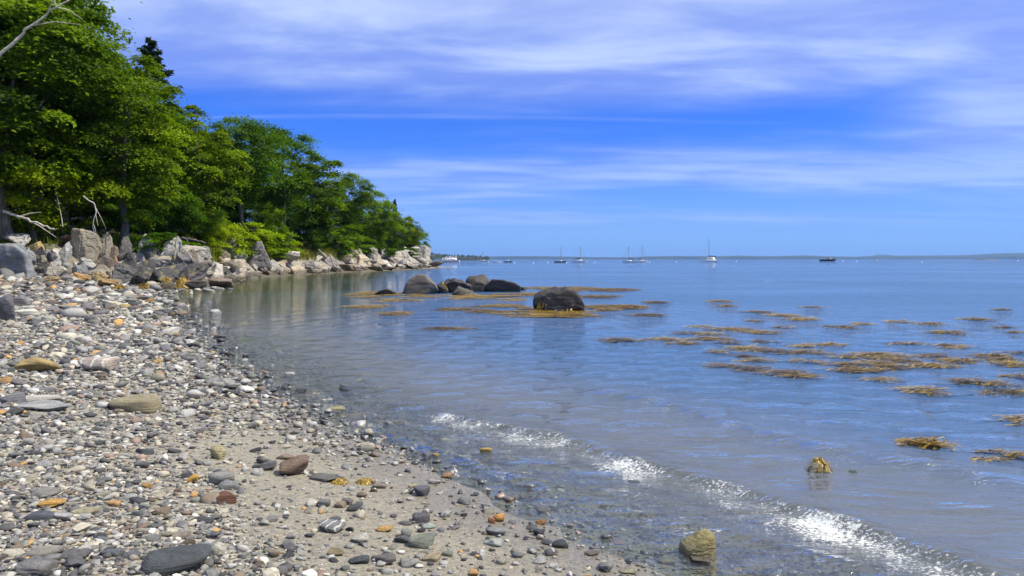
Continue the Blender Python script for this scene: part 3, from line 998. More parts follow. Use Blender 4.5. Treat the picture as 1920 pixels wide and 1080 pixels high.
# understorey on the bank edge closes the wood down to the ground
under = [
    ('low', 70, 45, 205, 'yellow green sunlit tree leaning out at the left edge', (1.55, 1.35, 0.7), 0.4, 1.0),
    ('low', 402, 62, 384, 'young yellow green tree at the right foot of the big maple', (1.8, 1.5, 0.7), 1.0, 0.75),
    ('low', 512, 82, 374, 'small pointed bright green sapling before the dark trunks', (1.05, 1.15, 0.8), 2.0, 0.55),
    ('low', 648, 104, 405, 'low round green tree standing over the rocky shore', (0.9, 1.05, 0.8), 3.3, 0.95),
    ('low', 590, 99, 404, 'shaded green sapling above the grassy bank', (0.75, 0.9, 0.85), 4.4, 0.9),
    ('low', 702, 127, 408, 'low bright green tree with branches over the pale cliff', (0.95, 1.0, 0.75), 5.0, 0.9),
]
for kind, px, Y, top, lab, tint, rot, wide in under:
    plant_tree(kind, px, Y, top, lab, tint=tint, rot=rot, wide=wide)

# ------------------------------------------------------------------ shrubs, grass
SH = []
for i, (R, nc, per, lf) in enumerate([((1.5, 1.5, 1.0), 46, 120, 0.15), ((1.3, 1.3, 1.25), 40, 120, 0.16), ((1.8, 1.6, 0.9), 50, 120, 0.15)]):
    cm, cents = crown('foliage_%d' % i, 211 + i, R, nc, per, lf, 0.30, 0.0, 0.35, 0.1)
    cm.materials.append(M_leaf)
    parts = []
    rg = np.random.default_rng(i)
    for q in cents[:9]:
        parts.append(tube([[0, 0, -R[2] * 0.8], q * [0.5, 0.5, 0] + [0, 0, q[2] * 0.2 - 0.2], q], [0.03, 0.02, 0.008], 4))
    SH.append((cm, mesh('stem_%d' % i, *join(parts)), R))
shrubs = [
    (392, 48, 485, 34, 40, (2.3, 1.9, 0.7), 'bright yellow bush nearest the pale rocks below the young tree'),
    (350, 50, 482, 30, 34, (1.0, 1.1, 0.8), 'dull green bush left of the bright yellow bush'),
    (425, 58, 474, 45, 60, (1.8, 1.6, 0.7), 'tall yellow green bush behind the bright yellow bush'),
    (470, 64, 478, 48, 62, (1.7, 1.55, 0.7), 'broad light green bush in the middle of the bank'),
    (518, 70, 479, 40, 62, (1.45, 1.45, 0.75), 'green bush at the right end of the shrubby bank'),
    (445, 52, 486, 36, 34, (1.2, 1.2, 0.7), 'low green bush at the edge above the shore rocks'),
    (500, 62, 487, 36, 36, (1.15, 1.15, 0.7), 'low rounded bush trailing over the bank edge'),
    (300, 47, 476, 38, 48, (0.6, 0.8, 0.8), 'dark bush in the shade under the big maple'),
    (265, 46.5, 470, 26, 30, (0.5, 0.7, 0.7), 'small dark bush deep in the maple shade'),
    (635, 101, 478, 40, 50, (0.95, 1.08, 0.8), 'round green bush at the end of the grassy bank'),
    (670, 108, 474, 30, 44, (0.9, 1.05, 0.8), 'dense green bush right of the round bush'),
    (12, 40.5, 472, 30, 22, (1.0, 1.1, 0.6), 'mossy green tuft on the pale rock at the left edge'),
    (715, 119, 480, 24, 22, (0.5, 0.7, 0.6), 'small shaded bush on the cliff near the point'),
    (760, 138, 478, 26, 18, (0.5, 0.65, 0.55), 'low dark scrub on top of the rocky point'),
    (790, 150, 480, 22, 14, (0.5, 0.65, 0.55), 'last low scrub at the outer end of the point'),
]
for i, (px, Y, base, hw, hp, tint, lab) in enumerate(shrubs):
    cm, sm, R = SH[i % 3]
    Y = inland(px, Y, 2.3)
    X = (px - 960) / F * Y
    z0 = h1(X, Y)
    sx = hw / F * Y / R[0] * 1.1
    zt = CAMZ + (HOR - (base - hp)) / F * Y
    sz = max(0.35, (zt - z0)) / (2 * R[2])
    e = bpy.data.objects.new('shrub', None); C.objects.link(e)
    e.location = (X, Y, z0); e.rotation_euler = (0, 0, i * 1.3); e.scale = (sx, sx, sz)
    add('stems', sm, M_bark, e, loc=(0, 0, R[2] * 0.85))
    add('foliage', cm, None, e, loc=(0, 0, R[2] * 0.85), color=tint)
    tag(e, lab, 'shrub', 'shrubs on the wooded bank')


def grass(name, n, region, hrange, label, seed, tint):
    rng = np.random.default_rng(seed)
    (x0, x1, y0, y1) = region
    p = np.c_[rng.uniform(x0, x1, n * 4), rng.uniform(y0, y1, n * 4)]
    t = sdist(p, bank, bank_poly)
    p = p[(t > 1.4) & (t < 7)][:n]
    z = height(p)
    n = len(p)
    hh = rng.uniform(*hrange, n)
    an = rng.uniform(0, 6.28, n)
    w = 0.03
    lean = rng.normal(size=(n, 2)) * 0.25
    b = np.c_[p, z]
    dx = np.c_[np.cos(an) * w, np.sin(an) * w, np.zeros(n)]
    mid = b + np.c_[lean * (hh * 0.4)[:, None], hh * 0.6]
    tip = b + np.c_[lean * hh[:, None] * 1.4, hh * 0.95]
    V = np.stack([b - dx, b + dx, mid + dx * .7, mid - dx * .7, tip], 1).reshape(-1, 3)
    o = np.arange(n)[:, None] * 5
    Fc = np.vstack([o + [0, 1, 2], o + [0, 2, 3], o + [3, 2, 4]])
    ob = add(name, mesh(name, V, Fc, False, {'tone': np.repeat(rng.uniform(0, 1, n), 5)}), M_grass)
    ob.color = (*tint, 1)
    return tag(ob, label, 'grass', kind='stuff')


M_grass = make_leaf_mat('grass_blades', (0.10, 0.12, 0.025), (0.26, 0.24, 0.05), 0.35)
grass('bank_grass', 9000, (-34, -21, 66, 108), (0.5, 1.3), 'long golden green grass on the bank between bushes and rocks', 4, (1, 1, 1))
grass('shade_grass', 5000, (-34, -18, 38, 68), (0.2, 0.6), 'short green undergrowth at the edge of the wood', 6, (0.8, 1, 0.7))
grass('point_grass', 5000, (-30, -15, 104, 172), (0.3, 0.8), 'thin dry grass along the top of the rocky point', 7, (0.8, 0.8, 0.7))

# dead wood
def limb(name, px_pts, Y, r0, r1, mat, label, cat, seed=0, twigs=4, dY=0.0):
    rng = np.random.default_rng(seed)
    pts = []
    for i, q in enumerate(px_pts):
        pts.append(at(q[0], q[1], Y + dY * i))
    pts = np.array(pts)
    org = pts[0].copy()
    pts -= org
    n = 16
    tt = np.linspace(0, len(pts) - 1, n)
    fine = np.c_[[np.interp(tt, np.arange(len(pts)), pts[:, k]) for k in range(3)]].T + rng.normal(size=(n, 3)) * r0 * 0.35
    e = bpy.data.objects.new(name, None); C.objects.link(e); e.location = org
    add('stem', mesh('stem', *tube(fine, np.linspace(r0, r1, n), 7)), mat, e)
    for k in range(twigs):
        i = int(rng.integers(4, n - 1))
        dv = fine[i] - fine[i - 2]
        dv = dv / np.linalg.norm(dv) + rng.normal(size=3) * 0.7
        L = np.linalg.norm(fine[-1]) * rng.uniform(0.12, 0.3)
        add('twig', mesh('twig', *tube([fine[i], fine[i] + dv * L * .5 + [0, 0, .1 * L], fine[i] + dv * L], [r1 * 1.0, r1 * 0.7, r1 * 0.3], 4)), mat, e)
    return tag(e, label, cat)


limb('bare_branch', [(-40, 150), (0, 102), (35, 72), (60, 48), (95, 20), (130, 0)], 33.5, 0.085, 0.03, M_birch, 'pale bare branch slanting up at the top left corner', 'branch', 1, 5)
limb('fallen_log', [(5, 396), (50, 411), (102, 431)], 42.0, 0.085, 0.05, M_drift, 'grey bare log slanting down out of the dark wood', 'log', 2, 2)
limb('dead_branch', [(156, 368), (178, 383), (180, 400), (174, 420), (178, 440)], 43.0, 0.04, 0.025, M_drift, 'crooked pale dead branch hanging in the dark gap', 'branch', 3, 3)
limb('slim_trunk', [(118, 425), (113, 395), (108, 372)], 44.0, 0.03, 0.02, M_drift, 'thin pale sapling stem left of the crooked branch', 'branch', 4, 2)
limb('driftwood', [(683, 490), (695, 488), (708, 489)], 108.0, 0.14, 0.09, M_drift, 'bleached drift log lying on the rocks near the point', 'log', 5, 1)
limb('driftwood', [(340, 446), (360, 449), (385, 456)], 47.5, 0.07, 0.05, M_bark, 'dark fallen stem above the bright yellow bush', 'log', 6, 2)

# ------------------------------------------------------------------ rocks
ROCK = []
for i in range(9):
    V, Fc = rock_verts(300 + i, (1, 1, 1), 12, 26, 0.07, 1.5, 5, 0.12 if i % 3 else 0.0, (0.8, 0.25, 0.35 + 0.1 * i), 6.0, 0.5, 0.07)
    V[:, 2] -= V[:, 2].min()
    V /= np.array([np.ptp(V[:, 0]), np.ptp(V[:, 1]), np.ptp(V[:, 2])])
    ROCK.append(mesh('rock_shape_%d' % i, V, Fc, False if i % 3 == 1 else True))
V, Fc = rock_verts(399, (1, 1, 1), 5, 26, 0.06, 1.5, 5, 0.05, (0.9, 0.2, 0.3), 5.0, 0.9, 0.06)
V[:, 2] -= V[:, 2].min()
V /= np.array([np.ptp(V[:, 0]), np.ptp(V[:, 1]), np.ptp(V[:, 2])])
ROCK.append(mesh('rock_shape_block', V, Fc))
# pointed upright shards of bedrock
SHARD = []
for i in range(5):
    V, Fc = rock_verts(340 + i, (0.8, 0.7, 1.2), 7, 30, 0.06, 1.7, 5, 0.13, (1, 0.3, 0.2), 5.0, 0.45, 0.08, True)
    V[:, 2] -= V[:, 2].min()
    V /= np.array([np.ptp(V[:, 0]), np.ptp(V[:, 1]), np.ptp(V[:, 2])])
    V[:, 0] += 0.25 * V[:, 2] * (1 if i % 2 else -1)
    SHARD.append(mesh('shard_shape_%d' % i, V, Fc, i % 2 == 0))


def put_rock(px, base, w, h, color, label, name='rock', cat='rock', mi=0, shape=None, mat=None, rot=0.0, tilt=0.0, deep=0.85, sink=0.18, Y=None, group=None, z=None):
    """px,base: pixel where the rock meets the ground (centre); w,h: size in photo pixels"""
    if Y is None:
        p = hit(px, base) if z is None else np.array([*gpt(px, base, z), z])
    else:
        X = (px - 960) / F * Y
        p = np.array([X, Y, CAMZ + (HOR - base) / F * Y])
    D = p[1]
    W, Hh = w / F * D, h / F * D
    me = shape if shape is not None else ROCK[mi % len(ROCK)]
    key = me.name + (mat or M_stone).name
    if key not in _mm:
        m2 = me if not me.materials else me.copy()
        if not m2.materials:
            m2.materials.append(mat or M_stone)
        _mm[key] = m2
    me = _mm[key]
    dp = W * deep
    o = add(name, me, None, loc=(p[0], p[1] + dp * 0.42, p[2] - Hh * sink), rot=(tilt * 0.4, tilt, rot), scale=(W, dp, Hh * (1 + sink)), color=color)
    return tag(o, label, cat, group)


_mm = {}
GB, PALE, TAN, OCH = (0.20, 0.215, 0.235), (0.36, 0.35, 0.33), (0.30, 0.27, 0.21), (0.42, 0.31, 0.14)
DARK, BLK, BRN = (0.085, 0.085, 0.092), (0.042, 0.042, 0.048), (0.17, 0.12, 0.08)
outcrop = [
    (16, 520, 62, 64, GB, 'big blue grey boulder at the left edge of the beach', 9, None, 0.05),
    (22, 464, 46, 26, PALE, 'pale mossy rock above the big blue grey boulder', 2, None, 0.0),
    (57, 489, 34, 32, OCH, 'ochre block wedged right of the big blue grey boulder', 3, None, 0.2),
    (75, 503, 22, 24, TAN, 'small tan rock below the ochre block', 4, None, 0.0),
    (92, 500, 30, 26, (0.16, 0.16, 0.165), 'dark grey rock between ochre block and jagged pale slab', 5, None, 0.0),
    (112, 497, 38, 42, (0.30, 0.30, 0.30), 'jagged pale grey slab with upright layers', 1, None, -0.3),
    (152, 488, 54, 58, TAN, 'tall tan outcrop with upright grain under the trees', 1, 'S', 0.1),
    (128, 470, 46, 24, (0.075, 0.045, 0.03), 'rusty brown ledge under the wood, above the jagged slab', 6, None, 0.0),
    (186, 492, 34, 52, (0.24, 0.22, 0.19), 'brownish upright slab right of the tan outcrop', 3, 'S', 0.0),
    (160, 512, 40, 28, (0.30, 0.30, 0.30), 'grey wedge shaped slab below the tan outcrop', 7, None, -0.35),
    (205, 503, 28, 34, (0.15, 0.12, 0.10), 'dark brown rock with a red stain', 8, None, 0.3),
    (214, 500, 16, 20, (0.34, 0.20, 0.12), 'small reddish rock beside the dark brown rock', 0, None, 0.3),
    (236, 497, 34, 52, DARK, 'dark upright shard in the maple shade', 0, 'S', -0.1),
    (284, 492, 40, 48, PALE, 'left of two pale pointed shards under the maple', 2, 'S', 0.0),
    (312, 488, 34, 44, PALE, 'right of two pale pointed shards under the maple', 3, 'S', 0.15),
    (262, 500, 26, 30, (0.25, 0.25, 0.25), 'grey broken rock left of the pointed shards', 4, 'S', 0.0),
    (222, 532, 52, 38, DARK, 'dark wet rock at the top corner of the beach', 4, None, 0.1),
    (256, 536, 40, 36, BLK, 'black wet rock next to the orange weed', 6, None, 0.0),
    (258, 512, 26, 20, (0.25, 0.25, 0.255), 'grey triangular block on the black wet rock', 7, None, 0.2),
    (305, 532, 88, 34, BLK, 'long black sloping ledge running down to the water', 2, None, 0.2),
    (352, 528, 70, 34, (0.075, 0.07, 0.08), 'purple black ledge right of the long black ledge', 5, None, 0.2),
    (300, 508, 44, 18, (0.24, 0.23, 0.24), 'flat grey rock lying on the long black ledge', 8, None, 0.0),
    (340, 505, 40, 30, (0.13, 0.125, 0.13), 'dark fractured rock below the right pale shard', 1, None, 0.0),
    (368, 506, 22, 30, PALE, 'upright pale striped block facing the cove', 1, 'S', 0.0),
    (352, 502, 14, 26, (0.26, 0.255, 0.25), 'slim grey upright block left of the striped block', 4, 'S', 0.0),
    (100, 524, 36, 26, (0.38, 0.36, 0.30), 'pale rounded stone standing at the head of the beach', 2, None, 0.0),
    (88, 532, 34, 14, (0.34, 0.25, 0.13), 'low tawny stone at the foot of the pale rounded stone', 5, None, 0.0),
    (179, 533, 32, 26, (0.46, 0.34, 0.17), 'light ochre cube with a dark crack at the beach head', 3, None, 0.0),
    (140, 526, 36, 14, (0.34, 0.21, 0.09), 'flat orange stone left of the light ochre cube', 4, None, 0.1),
    (200, 538, 40, 14, (0.24, 0.15, 0.07), 'low rust coloured stone right of the ochre cube', 7, None, 0.1),
    (400, 541, 52, 22, (0.17, 0.13, 0.11), 'brown rounded rock at the water with weed beneath', 2, None, 0.0),
    (358, 545, 44, 18, (0.07, 0.06, 0.05), 'dark weed covered rock at the water edge', 8, None, 0.0),
    (300, 545, 40, 16, (0.06, 0.05, 0.035), 'low dark rock where the cove begins', 0, None, 0.0),
    (385, 520, 34, 16, (0.24, 0.22, 0.20), 'tan shelf behind the brown rounded rock', 6, None, 0.2),
]
for i, (px, b, w, h, c, lab, mi, sh, tl) in enumerate(outcrop):
    put_rock(px, b, w, h, c, lab, 'bedrock_outcrop', 'rock', mi, SHARD[mi % 5] if sh else None, M_bed, rot=i * 0.9 if not sh else (i % 3 - 1) * 0.25, tilt=tl)

rng = np.random.default_rng(91)
fl_ = []
for k in range(70):
    px = rng.uniform(35, 430); base = np.interp(px, [35, 120, 220, 330, 430], [505, 508, 520, 522, 520]) + rng.uniform(-30, 10)
    w = rng.uniform(14, 38); h = w * rng.uniform(0.5, 1.1)
    ci = int(rng.integers(0, 6))
    c, ph = [(PALE, 'small pale ledge piece'), (DARK, 'small dark ledge piece'), (TAN, 'small tan ledge piece'), (GB, 'small grey ledge piece'), (BLK, 'small black ledge piece'), ((0.2, 0.17, 0.14), 'small brown ledge piece')][ci]
    if px > 230 and base > 508 and ci in (0, 2): c, ph = DARK, 'small dark ledge piece'
    o = put_rock(px, base, w, h, c, 'x', 'bedrock_outcrop', 'rock', k % 9, SHARD[k % 5] if rng.random() < 0.4 else None, M_bed, rot=rng.uniform(0, 6), tilt=rng.normal() * 0.25, sink=0.3, group='broken ledge pieces at the cove head')
    fl_.append((o, ph, 'near the blue grey boulder' if px < 105 else 'around the tan outcrop' if px < 205 else 'around the dark upright shard' if px < 265 else 'around the pale pointed shards' if px < 335 else 'around the striped block', px))
ordinal_labels(fl_)
# rocks along the wooded shore: pale above, weed-dark near the water
rng = np.random.default_rng(17)
poly = bank[8:24]
seg = np.linalg.norm(np.diff(poly, axis=0), axis=1)
cum = np.concatenate([[0], np.cumsum(seg)])
rk = []
for k in range(290):
    s = cum[-1] * (k + rng.uniform(0, 1)) / 290 * 0.80
    q = np.array([np.interp(s, cum, poly[:, 0]), np.interp(s, cum, poly[:, 1])])
    off = rng.uniform(-1.5, 2.4)
    q = q + [-off + rng.normal() * 0.2, 0]
    z = h1(*q)
    if z < -0.15:
        continue
    sz = rng.uniform(0.45, 1.5) * (1.15 if off > 0.5 else 0.8) * (1 + q[1] / 220)
    upright = rng.random() < 0.35 and off > 0
    me = SHARD[int(rng.integers(0, 5))] if upright else ROCK[int(rng.integers(0, 9))]
    key = me.name + M_tide.name
    if key not in _mm:
        m2 = me.copy(); m2.materials.clear(); m2.materials.append(M_tide); _mm[key] = m2
    g_ = rng.uniform(0.75, 1.25)
    c = np.array(random.Random(k).choice([(0.40, 0.37, 0.33), (0.46, 0.43, 0.38), (0.34, 0.31, 0.28), (0.40, 0.34, 0.26), (0.26, 0.245, 0.235)])) * g_
    if off < -0.6:
        ph, gr = 'dark weed stained waterline rock', 'weed stained rocks at the waterline'
    elif upright:
        ph, gr = 'upright shard', 'upright shards of the rocky bank'
    elif c[0] > 0.36:
        ph, gr = 'pale block', 'pale blocks of the rocky bank'
    else:
        ph, gr = 'darker grey block', 'grey blocks of the rocky bank'
    qx = screen_x(q)
    pl = [z_ for lim, z_ in ((430, 'below the bright yellow bush'), (475, 'below the tall yellow green bush'), (520, 'below the broad light green bush'), (560, 'at the left end of the grassy bank'), (600, 'in the middle of the grassy bank'),
                             (640, 'under the round green bush'), (680, 'by the pale pinnacle'), (720, 'by the bleached drift log'), (760, 'by the large slanted rock'), (3000, 'towards the tip of the point')) if qx < lim][0]
    o = add('shore_rock', _mm[key], None, loc=(q[0], q[1], z - 0.22 * sz), rot=(rng.normal() * .15, rng.normal() * .25, rng.uniform(0, 6.28)),
            scale=(sz * rng.uniform(.9, 1.7), sz * rng.uniform(.8, 1.3), sz * (rng.uniform(1.0, 1.6) if upright else rng.uniform(.55, 1.0))), color=c)
    tag(o, 'x', 'rock', gr)
    rk.append((o, ph, pl, qx))
ordinal_labels(rk)
big_shore = [
    (752, 501, 50, 27, (0.36, 0.33, 0.29), 'large pale slanted rock on the point', 1, None, 0.35),
    (730, 500, 34, 20, (0.30, 0.27, 0.25), 'grey slanted rock left of the large slanted rock', 4, None, 0.3),
    (668, 492, 18, 26, (0.38, 0.35, 0.31), 'pale pointed pinnacle standing up in the shore cliff', 3, 'S', 0.0),
    (690, 488, 34, 24, (0.26, 0.245, 0.23), 'grey cliff of upright layers under the trees', 1, 'S', 0.0),
    (645, 492, 34, 22, (0.34, 0.31, 0.28), 'pale cliff left of the pinnacle', 2, 'S', 0.0),
    (784, 499, 40, 18, (0.30, 0.27, 0.24), 'brown rock sloping down to the tip of the point', 6, None, 0.3),
    (812, 501, 44, 11, (0.13, 0.11, 0.09), 'dark low rock at the very tip of the point', 5, None, 0.15),
    (700, 506, 40, 12, (0.24, 0.20, 0.15), 'brown mound at the waterline below the drift log', 2, None, 0.0),
    (650, 508, 48, 13, (0.22, 0.18, 0.13), 'long brown mound at the waterline below the pinnacle', 8, None, 0.0),
]
for i, (px, b, w, h, c, lab, mi, sh, tl) in enumerate(big_shore):
    put_rock(px, b, w, h, c, lab, 'shore_rock', 'rock', mi, SHARD[mi % 5] if sh else None, M_tide, rot=i * 0.7 if not sh else 0.1, tilt=tl)

# boulders out in the cove
def boulder(px, base, w, h, color, label, seed, planes=9, p=10, amp=0.08, deep=0.8, lo=0.6, rot=0.0, sub=5, taper=0.0, mat=None, strata=0.0, prof=None):
    x, y = gpt(px, base, 0.0)
    W, Hh = w / F * y, h / F * y
    V, Fc = rock_verts(seed, (1, 1, 1), planes, p, amp, 1.7, sub, strata, (0.2, 0.1, 1), 7, lo, 0.085 if amp > 0.09 else 0.045 if amp > 0.06 else 0.0)
    V[:, 2] -= V[:, 2].min()
    V /= np.array([np.ptp(V[:, 0]), np.ptp(V[:, 1]), np.ptp(V[:, 2])])
    if prof:
        q = np.linspace(0, 1, len(prof)) if not isinstance(prof[0], tuple) else np.array([a for a, _ in prof])
        hv = np.array(prof) if not isinstance(prof[0], tuple) else np.array([b for _, b in prof])
        u = V[:, 0] - V[:, 0].min()
        k = np.interp(u + 0.12 * V[:, 1] + 0.05 * fbm(V * 2.5, seed, 3), q, hv)
        zz_ = V[:, 2]
        V[:, 2] = np.where(zz_ > 0.31, 0.31 + (zz_ - 0.31) * np.maximum(k * 1.06 - 0.02, 0.05), zz_)
        V += np.c_[0 * k, 0 * k, np.where(zz_ > 0.31, fbm(V * 5, seed + 2, 4) * (0.34 if amp > 0.09 else 0.2), 0)]
    V[:, 0] *= 1 - taper * V[:, 2]
    o = add('boulder', mesh('boulder', V, Fc), mat or M_wetrock, loc=(x, y + W * deep * 0.4, -Hh * 0.45), rot=(0, 0, rot), scale=(W * 1.04, W * deep, Hh * 1.45), color=np.array(color) * 0.75)
    return tag(o, label, 'boulder', 'boulders standing in the cove')


boulder(785, 551, 66, 35, (0.17, 0.15, 0.13), 'smooth round brown boulder, leftmost tall one of the row in the cove', 501, 4, 7, 0.05, 0.8, 0.95, prof=[(0, .15), (.08, .5), (.25, .86), (.42, 1), (.6, .95), (.8, .66), (.93, .38), (1, .1)])
boulder(720, 553, 40, 12, (0.075, 0.07, 0.075), 'low dark rock left of the round boulder', 502, 6, 10, 0.08, 0.7, 0.8, prof=[(0, .1), (.3, .7), (.6, 1), (1, .45)])
boulder(852, 549, 66, 31, (0.055, 0.052, 0.052), 'dark jagged boulder in the middle of the row', 513, 8, 24, 0.12, 0.7, 0.75, 0.0, prof=[(0, .5), (.06, .9), (.12, 1), (.45, 1), (.6, .8), (.8, .55), (1, .35)])
boulder(828, 550, 22, 19, (0.045, 0.043, 0.045), 'small black rock squeezed beside the round boulder', 504, 9, 18, 0.1, 0.8, 0.7)
boulder(866, 553, 46, 15, (0.10, 0.10, 0.085), 'low greenish rock in front of the jagged boulder', 505, 8, 10, 0.1, 0.6, 0.7, prof=[(0, .3), (.25, 1), (.6, .8), (1, .2)])
boulder(894, 547, 44, 30, (0.085, 0.073, 0.065), 'blocky flat topped boulder right of the jagged one', 506, 5, 24, 0.07, 0.8, 0.9, 0.0, 5, -0.10, prof=[(0, .85), (.08, 1), (.8, .98), (.93, .8), (1, .35)])
boulder(943, 547, 68, 24, (0.075, 0.065, 0.062), 'long sloping boulder at the right end of the row', 528, 7, 18, 0.08, 0.6, 0.8, 0.0, prof=[(0, .45), (.18, 1), (.42, .92), (.8, .66), (.95, .45), (1, .2)])
boulder(981, 544, 14, 6, (0.06, 0.05, 0.045), 'tiny dark rock past the right end of the row', 508, 8, 12, 0.1)
boulder(1046, 584, 94, 43, (0.060, 0.056, 0.056), 'big dark boulder standing alone in front of the row', 519, 7, 14, 0.10, 0.75, 0.85, 0.0, 5, 0.0, prof=[(0, .3), (.06, .55), (.22, .8), (.42, 1), (.6, .98), (.68, .86), (.75, .9), (.87, .62), (.96, .25), (1, .1)])

# ------------------------------------------------------------------ seaweed
def weed(px, py, hw, hh, seed, label, dens=1.0, tone=(0.2, 0.9), ob=None, group='rockweed patches floating in the cove', lift=0.03, z=0.0, name='rockweed_patch', length=(0.12, 0.34)):
    """a mat of forked fronds floating on the water; hw,hh in photo pixels"""
    rng = np.random.default_rng(seed)
    x, y = gpt(px, py, z)
    a = hw / F * y
    b = max(0.18, (gpt(px, py - hh, z)[1] - gpt(px, py + hh, z)[1]) / 2)
    wd = max(0.012, 0.0011 * y)
    n = int(np.clip(1.5 * dens * a * b * 3.14 / (0.16 * wd * 1.1), 60, 3200))
    r = np.sqrt(rng.uniform(0, 1, n)); th = rng.uniform(0, 6.283, n)
    lump = 1 + 0.5 * np.sin(th * 3 + seed) * rng.uniform(0.3, 1)
    P = np.c_[a * r * np.cos(th) * lump, b * r * np.sin(th) * lump]
    ker = fbm(np.c_[P * 2.2 / max(0.5, b), np.zeros(n)], seed, 3)
    P = P[ker > (-0.16 if dens == 1.0 else -0.05)] if dens >= 1.0 and hw > 30 else P
    n = len(P)
    L = rng.uniform(*length, n) * (0.7 + y * 0.012)
    hd = rng.normal(size=n) * 0.5 + (rng.random(n) < 0.5) * math.pi
    d = np.c_[np.cos(hd), np.sin(hd) * 0.6]
    s = np.c_[-d[:, 1], d[:, 0]]
    bend = rng.normal(size=n)[:, None] * 0.18
    rr = np.hypot(P[:, 0] / a, P[:, 1] / b)
    z0 = lift * (1.0 - 0.75 * np.clip(rr, 0, 1)) * rng.uniform(0.2, 1.5, n)
    zt = z0 * rng.uniform(0.2, 1.6, n) + rng.normal(size=n) * 0.012
    w = wd * rng.uniform(0.6, 1.4, n)[:, None]
    p0, p1, p2 = P, P + d * L[:, None] * 0.5 + s * bend * L[:, None] * .3, P + d * L[:, None] + s * bend * L[:, None]
    zz = lambda q, h: np.c_[q, np.maximum(h, 0.006)]
    Vs = np.stack([zz(p0 - s * w * .4, z0), zz(p0 + s * w * .4, z0), zz(p1 + s * w * .6, z0 + 0.012), zz(p1 - s * w * .6, z0 + 0.012),
                   zz(p2 + s * w * 1.3, zt), zz(p2 + s * w * .5, zt), zz(p2 - s * w * .5, zt), zz(p2 - s * w * 1.3, zt)], 1)
    o = np.arange(n)[:, None] * 8
    Fc = np.vstack([o + [0, 1, 2, 3], o + [3, 2, 4, 5], o + [3, 2, 6, 7]])
    tn = np.clip(tone[0] + (tone[1] - tone[0]) * (0.5 + 1.3 * fbm(np.c_[P * 1.7, np.zeros(n)], seed + 9, 3)) + rng.normal(size=n) * 0.26, 0, 1)
    ob_ = add(name, mesh(name, Vs.reshape(-1, 3), Fc, False, {'tone': np.repeat(tn, 8)}), M_weed, loc=(x, y, z))
    return tag(ob_, label, 'seaweed', group)


zx = lambda x_, y_, a_, b_: (1120 + x_ / 2.4, 560 + y_ / 2.4, a_ / 2.4, b_ / 2.4)
float_px = [  # in the enlargement of the right-hand water, 2.4 times
    (100, 190, 85, 10), (300, 186, 75, 7), (390, 203, 55, 7), (230, 76, 75, 6), (140, 38, 80, 9), (40, 52, 45, 6), (265, 18, 50, 6),
    (555, 13, 55, 4), (580, 34, 28, 4), (720, 62, 60, 5), (840, 77, 55, 7), (925, 95, 65, 7), (705, 103, 22, 4), (970, 40, 50, 3),
    (465, 128, 48, 5), (610, 141, 95, 8), (745, 154, 70, 8), (835, 132, 40, 4), (400, 157, 45, 5), (505, 162, 48, 6), (525, 184, 90, 8), (590, 202, 45, 5),
    (550, 242, 32, 7), (680, 228, 75, 10), (810, 240, 55, 9), (925, 215, 45, 7), (945, 245, 75, 10), (660, 262, 45, 5), (720, 282, 65, 7), (950, 285, 45, 8), (755, 196, 38, 5),
    (575, 305, 62, 9), (700, 320, 70, 12), (860, 338, 95, 13), (920, 352, 65, 10), (1040, 210, 65, 7), (1090, 130, 60, 6), (1190, 117, 48, 5), (1355, 107, 55, 5), (1505, 116, 58, 5), (1585, 155, 75, 8), (1710, 96, 55, 7), (1395, 206, 80, 6), (1590, 217, 70, 9),
    (1270, 258, 120, 14), (1350, 280, 70, 13), (1120, 265, 80, 8), (1250, 295, 80, 12), (1110, 300, 75, 10), (1180, 325, 120, 11), (1330, 312, 70, 9), (1520, 262, 50, 11), (1510, 305, 100, 11), (1630, 283, 70, 12), (1280, 370, 50, 8), (1440, 415, 75, 8), (1500, 430, 45, 6),
    (1670, 378, 110, 13), (1780, 388, 60, 8), (1830, 428, 70, 8), (1900, 425, 40, 9), (1780, 265, 65, 9), (1865, 300, 60, 14), (1895, 250, 30, 8), (1900, 355, 35, 7), (1830, 280, 70, 9), (1880, 553, 45, 7), (1905, 155, 22, 5), (1835, 133, 35, 3), (1820, 52, 40, 3), (1770, 258, 60, 6),
]
wl_ = []
for i, q in enumerate(float_px):
    px, py, a, b = zx(*q)
    if q[0] < 420 and q[1] < 110:
        ph, pl, gr = 'small rockweed patch', 'drifting right of the lone boulder', 'small patches right of the lone boulder'
    elif py > 780:
        ph, pl, gr = 'thin rockweed patch', 'at the right edge above the shore waves', None
    elif py < 605:
        ph, pl, gr = 'thin rockweed streak', 'in the farthest line beyond the floating field', 'thin far streaks beyond the field'
    elif py < 632:
        ph, pl, gr = 'small rockweed patch', 'in the back row of the floating field', 'back row of the floating field'
    elif py < 662:
        ph, pl, gr = 'rockweed mat', 'in the middle row of the floating field', 'middle row of the floating field'
    elif py < 690:
        ph, pl, gr = 'golden rockweed mat', 'in the densest row of the floating field', 'densest row of the floating field'
    else:
        ph, pl, gr = 'olive rockweed mat', 'in the front row of the floating field', 'front row of the floating field'
    lab = 'x'
    o = weed(px, py, a * 0.95, b * 0.9, 1900 + i, lab, 1.0, (0.25, 1.0) if i % 3 else (0.1, 0.75), group=gr, lift=0.05)
    wl_.append((o, ph, pl, px))
ordinal_labels(wl_)
near_weed = [
    (1735, 837, 42, 5, 'golden strand of rockweed floating in the shallows', 0.9), (1885, 859, 48, 7, 'thick rockweed clump at the lower right edge of the water', 0.9),
]
for i, (px, py, a, b, lab, t1) in enumerate(near_weed):
    weed(px, py, a, b, 700 + i, lab, 4.0, (0.3, t1), group=None, lift=0.06, length=(0.07, 0.18))
